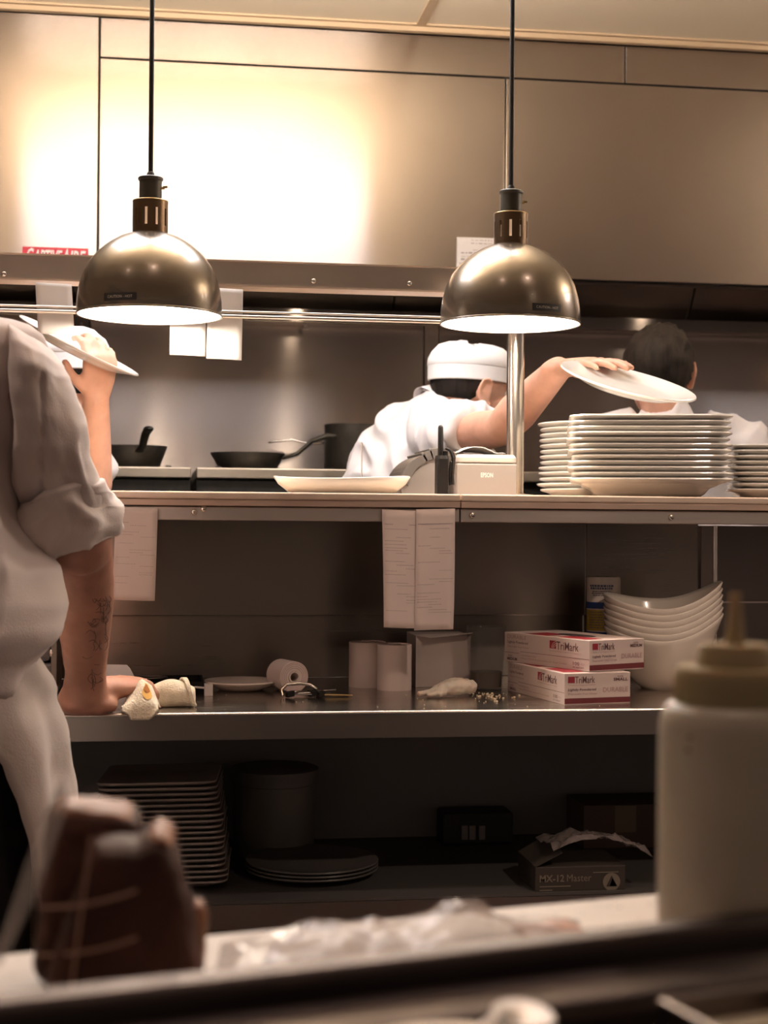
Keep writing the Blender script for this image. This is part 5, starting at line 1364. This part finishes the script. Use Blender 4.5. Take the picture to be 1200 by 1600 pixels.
cook('person with short dark hair behind the plate stacks, back turned', (J3['pelvis'].x, J3['pelvis'].y, 0), J3, M3, dict(low=-.10, fringe=.03, amp=.010), None, 5.0,
     [dict(W=J3['wr_r'], d=(-.2, .55, .4), n=(0, -.3, 1), side=1), dict(W=J3['wr_l'], d=(.2, .55, .4), n=(0, -.3, 1), side=-1)], dict(r=.8, l=.8))

# --- cook at the left behind the foreground chef, forearm raised with a plate
hc4 = P(92, 604, 3.42); M4 = head_frame(hc4, (-.93, .30, -.05)); lat4 = V((.30, .93, 0)); nk4 = P(84, 690, 3.40)
J4 = dict(lat=lat4, pelvis=P(40, 1010, 3.42), waist=P(40, 890, 3.42), chest=P(48, 770, 3.42), neck=nk4, sh_l=nk4 - lat4 * .17 + V((0, 0, -.05)), sh_r=nk4 + lat4 * .17 + V((0, 0, -.05)),
          el_l=P(140, 806, 3.19), wr_l=P(150, 628, 3.13), el_r=nk4 + lat4 * .2 + V((-.12, 0, -.30)), wr_r=nk4 + lat4 * .05 + V((-.28, -.05, -.36)))
J4['sh_l'] = P(40, 750, 3.33)
cook('person in white cap half hidden at left, forearm raised with a plate', (J4['pelvis'].x, J4['pelvis'].y, 0), J4, M4, dict(low=-.062, fringe=.02, grow=.945, amp=.003), .02, 9.0,
     [dict(W=J4['wr_l'], d=(.10, -.12, 1), n=(.55, -.8, -.05), side=1, curl=(28, 40, 30), spread=6, thumb=(.6, .7, -.3)), dict(W=J4['wr_r'], d=(-.8, .2, -.1), n=(0, 0, 1), side=1)], dict(r=.8, l=.6))
held(big_rd, P(118, 553, 3.14), (1, .50), .06, 'white plate seen edge-on in the raised hand at left')

# --- foreground chef leaning on the worktop
LB = 'person in white jacket and apron leaning a bare tattooed forearm on the worktop'
root = thing('person', LB, 'person', (P(-190, 900, 2.02).x, 2.02, 0), group='cooks in the kitchen')
def ringp(px, py, Y, hw, dep, tilt=0.0, n=36, yt=0.0):
    """elliptic ring: half width in picture pixels, half depth in metres, tilt of its long axis in the picture"""
    c = P(px, py, Y); k = Y / FPX
    ax = (r0 * math.cos(tilt) + V((0, 0, 1)) * math.sin(tilt)) * (hw * k); ay = V((r0.y * -1, r0.x, yt)).normalized() * dep
    return [c + ax * math.cos(2 * math.pi * j / n) + ay * math.sin(2 * math.pi * j / n) for j in range(n)]
ARM = [(850, 126, 2.11, 47, .047), (900, 130, 2.16, 47, .047), (940, 131, 2.19, 45.5, .044), (980, 132, 2.24, 41, .040), (1020, 133, 2.285, 35, .034), (1050, 134, 2.32, 31.5, .029), (1068, 133, 2.340, 33, .029), (1082, 131, 2.351, 37, .032), (1096, 130, 2.358, 40, .034)]
body = MB()
cenx = -190
hcx = P(-178, 400, 2.10); Mc = head_frame(hcx, (.45, .88, -.25)); add_head(body, Mc)
body.tube([P(-178, 520, 2.02), P(-178, 470, 2.05), hcx + Mc.to_3x3() @ V((0, -.022, -.06))], [(.075, .07), (.06, .06), (.056, .058)], 18, ref=r0)
body.tube([P(cenx, 1130, 2.02), P(cenx, 1000, 2.03), P(-180, 700, 2.02), P(-178, 520, 2.02)], [(.15, .10), (.14, .095), (.145, .095), (.07, .06)], 24, ref=r0)
body.tube([P(-90, 590, 2.02), P(40, 610, 1.98), P(74, 690, 2.0), P(104, 800, 2.075), P(126, 850, 2.11)], [.03, .026, .032, .042, .045], 18)
body.loft([ringp(px, py, Y, hw, dp) for py, px, Y, hw, dp in ARM])
wr = P(134, 1070, 2.342)
# heel of the hand pressed on the edge, palm, knuckles and bent fingers
body.ell(P(124, 1098, 2.358), .032, .034, .020); body.ell(P(150, 1100, 2.362), .034, .032, .019); body.ell(P(108, 1092, 2.372), .018, .024, .016)
hd_ = V((.70, .71, .03)).normalized()
add_hand(body, P(143, 1079, 2.366), hd_, V((-.08, -.10, 1)), 1, curl=(36, 38, 20), spread=7, thumb=(.25, .9, -.25), scale=1.05)
# other arm, resting on the worktop outside the frame
le, lw = P(-330, 820, 2.14), P(-300, 1050, 2.36)
body.tube([P(-300, 540, 2.05), P(-345, 570, 2.06), P(-350, 690, 2.10), le, le.lerp(lw, .5), lw], [.055, .055, .048, .042, .042, .028], 16)
add_hand(body, P(-296, 1078, 2.37), V((.3, .9, -.1)), V((0, 0, 1)), -1, curl=(10, 14, 10))
for sd, px in ((1, -110), (-1, -275)):
    hp = P(px, 1130, 2.02); an = V((hp.x + .01 * sd, 2.0, .085)); kn = hp.lerp(an, .5) + V((.02, .05, 0)); add_leg(body, hp, kn, an, .92); add_foot(body, an, V((.35, .93, 0)), .85)
me = resmooth(body, .0045, 3)
def keep_up(co, n_):
    co = co + n_ * (.0009 * noise.noise(co * 60))
    if 2.30 < co.y < 2.6 and WZ - .02 < co.z < WZ + .0006 and co.y > WY0 - .002: co.z = WZ + .0006
    return co
bo = part_mesh('body', me, chef_skin, root, keep_up)
add_eyes(root, Mc)
hair_shell(Mc, low=-.085, fringe=.03).build('hair', hair_dark, root, smooth=True)
# tattoo lines on the outer forearm
bvh = BVHTree.FromPolygons([v.co + WORLDLOC[root.name] for v in bo.data.vertices], [tuple(p.vertices) for p in bo.data.polygons])
tat = mat('tattoo_ink', (0.16, 0.085, 0.065), 0.6)
rr = random.Random(4); tm = MB()
for k in range(46):
    py = rr.uniform(930, 1068); px0 = 172 - (py - 925) * .085 - rr.uniform(0, 22); ln = rr.uniform(8, 22); pts = []
    cur = rr.uniform(-6, 6); vert = rr.random() < .55
    for i in range(7):
        u = i / 6; px = px0 + (cur * math.sin(math.pi * u) if vert else -ln * .7 * u); yy = py + (ln * u if vert else cur * math.sin(math.pi * u))
        d_ = ray(px, yy).normalized(); hit = bvh.ray_cast(CAM, d_)
        if hit[0] is not None and hit[0].y > 2.05: pts.append(hit[0] - d_ * .0001)
    if len(pts) > 4 and max((a - b).length for a, b in zip(pts, pts[1:])) < .02: tm.tube(pts, .0005, 6, rnd=False)
tm.build('tattoo', tat, bo)
# jacket body
TOR = [(470, -75, .070, .075), (488, -48, .095, .080), (498, 0, .150, .095), (510, 38, .180, .110), (526, 60, .200, .125), (545, 66, .208, .132), (580, 48, .203, .135), (620, 26, .196, .136), (700, 14, .190, .138), (790, 20, .192, .145),
       (850, 50, .205, .152), (890, 76, .215, .158), (940, 80, .218, .158), (975, 66, .212, .152), (1005, 50, .205, .146), (1032, 40, .200, .142), (1050, 38, .198, .140), (1075, 38, .198, .140)]
rings = []
nn_ = 96
ys_t = [470 + (1075 - 470) * i / 90 for i in range(91)]
for py in ys_t:
    re, a_, b_ = lerp_table(TOR, py); Yc = 2.03; px = re - a_ * FPX / Yc
    rg_ = ringp(px, py, Yc, a_ * FPX / Yc, b_, n=nn_)
    rings.append(rg_)
jm = MB().loft(rings); me = jm.mesh('jacket', None, True)
def jfold(co, n_):
    q = V((co.x * 8, co.y * 6, co.z * 3.2)); w = noise.noise(q * .7) * 1.2
    amp = .017 * smoothstep(1.38, 1.15, co.z) + .006
    v = 1 - abs(noise.noise(q + V((w, 0, w)))) * 2.2
    # blousing over the apron tie
    z0 = P(0, 1030, 2.03).z
    bl = .010 * math.exp(-((co.z - z0 - .035) / .03) ** 2)
    return co + n_ * (amp * (v - .5) + bl + .002 * noise.noise(q * 3))
jk = part_mesh('jacket', me, chef_jacket, root, jfold)
# sleeve: soft tube with long creases, then the turned-back cuff
SL = [(520, 40, 1.985, 22, .060), (532, 50, 1.965, 34, .072), (550, 58, 1.945, 41, .078), (578, 64, 1.935, 43, .078), (610, 68, 1.945, 46, .074), (650, 74, 1.96, 51, .076), (700, 80, 1.985, 56, .078), (745, 88, 2.02, 60, .078), (790, 98, 2.055, 64, .078), (825, 106, 2.085, 64, .072)]
rings = []
for i in range(61):
    py = 520 + (825 - 520) * i / 60; px, Y_, hw, dp = lerp_table(SL, py)
    rings.append(ringp(px, py, Y_, hw, dp, tilt=R(30) * smoothstep(640, 520, py) * -1 + R(16) * smoothstep(720, 825, py), n=72))
me = MB().loft(rings).mesh('sleeve', None, True)
def sfold(co, n_):
    px, py = pix(co); q = V((px * .022 - py * .006, py * .0065 + px * .004, co.y * 5))
    v = 1 - abs(noise.noise(q)) * 2.3
    crease = -.006 * math.exp(-((px - (70 - (py - 540) * .02)) / 3.5) ** 2) * smoothstep(560, 600, py)
    return co + n_ * (.008 * (v - .45) * smoothstep(535, 600, py) + crease + .0016 * noise.noise(q * 4))
part_mesh('sleeve', me, chef_jacket, jk, sfold)
CU = [(0.00, 92, 772, 2.040, 56, .078, 22), (0.08, 94, 776, 2.045, 66, .088, 24), (0.30, 103, 802, 2.065, 80, .094, 26), (0.55, 112, 828, 2.085, 84, .094, 26), (0.80, 119, 850, 2.10, 76, .086, 25), (0.95, 123, 864, 2.11, 66, .074, 24), (1.0, 124, 867, 2.112, 58, .066, 23),
      (1.06, 122, 858, 2.105, 54, .060, 22), (1.2, 116, 835, 2.09, 54, .06, 20)]
rings = []
for i in range(46):
    u = 1.2 * i / 45; px, py, Y_, hw, dp, tl = lerp_table(CU, u)
    rings.append(ringp(px, py, Y_, hw, dp, tilt=R(tl), n=72))
me = MB().loft(rings, cap0=False, cap1=False).mesh('cuff', None, True)
def cfold(co, n_):
    px, py = pix(co); q = V((px * .020 + py * .012, py * .022 - px * .012, co.y * 9))
    v = 1 - abs(noise.noise(q + V((3.1, 0, 0)))) * 2.2
    return co + n_ * (.0075 * (v - .5) + .0015 * noise.noise(q * 3.5))
part_mesh('cuff', me, chef_jacket, jk, cfold)
# apron wrapped round the hips, open at the back
apron_m = cloth('apron_cloth', (0.68, 0.60, 0.55), .009, 8.0)
AP = [(1028, 44, -60, .140), (1040, 50, -62, .145), (1060, 57, -60, .150), (1100, 72, -50, .155), (1150, 90, -30, .160), (1200, 98, 2, .162), (1260, 106, 16, .162), (1330, 106, 24, .160), (1400, 104, 32, .158), (1480, 102, 44, .155), (1600, 100, 55, .152), (1760, 96, 62, .150)]
gr = []
for i in range(75):
    py = 1028 + (1760 - 1028) * i / 74; xr, xb, dp = lerp_table(AP, py); k = 2.03 / FPX; row = []
    c = P(xr - .20 / k, py - 20, 2.05); xb += 40
    for j in range(61):
        # from the near back edge, round the right hip, to the front (far side)
        v_ = j / 60; a0 = -math.acos(max(-1, min(1, (xb - (xr - .20 / k)) * k / .20))); a = a0 + (R(150) - a0) * v_
        p = c + r0 * (.20 * math.cos(a)) + V((-r0.y, r0.x, 0)) * (dp * math.sin(a))
        nrm_ = (r0 * math.cos(a) + V((-r0.y, r0.x, 0)) * math.sin(a))
        sw = smoothstep(1030, 1250, py)
        fold = .010 * sw * math.sin(9 * a + 1.2 * noise.noise(V((a * 2, py * .006, 1)))) + .012 * sw * noise.noise(V((a * 3.5, py * .004, 7))) + .004 * noise.noise(V((a * 9, py * .02, 3)))
        diag = .009 * math.exp(-((py - 1075 - 60 * a) / 22) ** 2) * (1 - sw * .4)
        row.append(p + nrm_ * (fold + diag - .002))
    gr.append(row)
ap = MB().sheet(gr).build('apron', apron_m, root, smooth=True, solid=0.0015)
rg2 = []
for py, gx in ((1026, 2), (1028, 5), (1040, 6), (1043, 3)):
    xr, xb, dp = lerp_table(AP, py + 6); k = 2.03 / FPX
    rg2.append(ringp(xr - .20 / k, py, 2.05, .20 / k + gx * .6, dp + .004 + gx * .0005, n=64))
MB().loft(rg2, False, False).build('waist_tie', apron_m, ap, smooth=True)
# trousers and shoes
tr = MB()
tr.tube([P(cenx, 1010, 2.03), P(cenx, 1150, 2.03)], [(.16, .115), (.175, .125)], 22, ref=r0)
for sd, px in ((1, -92), (-1, -280)):
    hp = P(px, 1130, 2.02); an = V((hp.x + .01 * sd, 2.0, .085)); kn = hp.lerp(an, .5) + V((.02, .05, 0))
    tr.tube([hp, hp.lerp(kn, .5), kn, kn.lerp(an, .5), an + V((0, 0, .01))], [.105, .10, .085, .078, .072], 18)
    s_ = MB(); add_foot(s_, an, V((.35, .93, 0)), 1.12); part_mesh('shoe', resmooth(s_, .007, 2), shoe_black, root, lambda co, n_: V((co.x, co.y, max(co.z, .001))))
part_mesh('trousers', resmooth(tr, .010, 3), trouser_black, root, folds(.005, 2))

# stained towel corner folded over the counter edge under the fingers
def tow(u, v_, lift=0.0):
    xs_ = 190 + 57 * u
    topy = lerp_table([(0, 1108), (.22, 1086), (.55, 1066), (.80, 1074), (1.0, 1098)], u)[0]
    boty = lerp_table([(0, 1112), (.18, 1116), (.24, 1125), (.75, 1125), (.9, 1118), (1.0, 1108)], u)[0]
    back = on_work(xs_ + 6, 1092); 
    top_ = P(xs_, topy, 2.378); fr = P(xs_, 1104, 2.352); bt = P(xs_, boty, 2.344 - .001)
    back = V((top_.x + .004, 2.402, WZ + .001))
    pts = [back, top_ + V((0, .012, -.002)), top_, fr.lerp(top_, .35) + V((0, -.006, .001)), fr + V((0, -.004, 0)), bt]
    s_ = v_ * 5; i = min(4, int(s_)); f_ = s_ - i
    p0_, p1_, p2_, p3_ = pts[max(0, i - 1)], pts[i], pts[i + 1], pts[min(5, i + 2)]
    p = .5 * ((2 * p1_) + (p2_ - p0_) * f_ + (2 * p0_ - 5 * p1_ + 4 * p2_ - p3_) * f_ ** 2 + (3 * p1_ - p0_ - 3 * p2_ + p3_) * f_ ** 3)
    p = p + V((0, -.0012 * noise.noise(V((u * 5, v_ * 5, 3))) - lift, lift * .6))
    if p.y > WY0 - .001: p.z = max(p.z, WZ + .0022)
    return p
t = thing('kitchen_towel', 'cream terry towel corner with brown stain under the leaning hand', 'towel', on_work(218, 1105))
MB().sheet([[tow(i / 16, j / 20) for i in range(17)] for j in range(21)]).build('towel_cloth', terry, t, smooth=True, solid=0.003)
for (u0s, v0s, ru, rv, mt, nm, lf) in ((.70, .50, .14, .13, mat('stain_yellow', (0.62, 0.36, 0.10), .9), 'yellow_stain', .0022), (.69, .47, .09, .06, mat('stain_brown', (0.28, 0.10, 0.02), .9), 'brown_stain', .0026)):
    g_ = MB(); n = 18
    pts = [tow(u0s, v0s, lf)] + [tow(u0s + ru * math.cos(q) * (.8 + .3 * math.sin(3 * q)), v0s + rv * math.sin(q), lf) for q in [2 * math.pi * j / n for j in range(n)]]
    g_.add(pts, [(0, j + 1, (j + 1) % n + 1) for j in range(n)]).build(nm, mt, t)
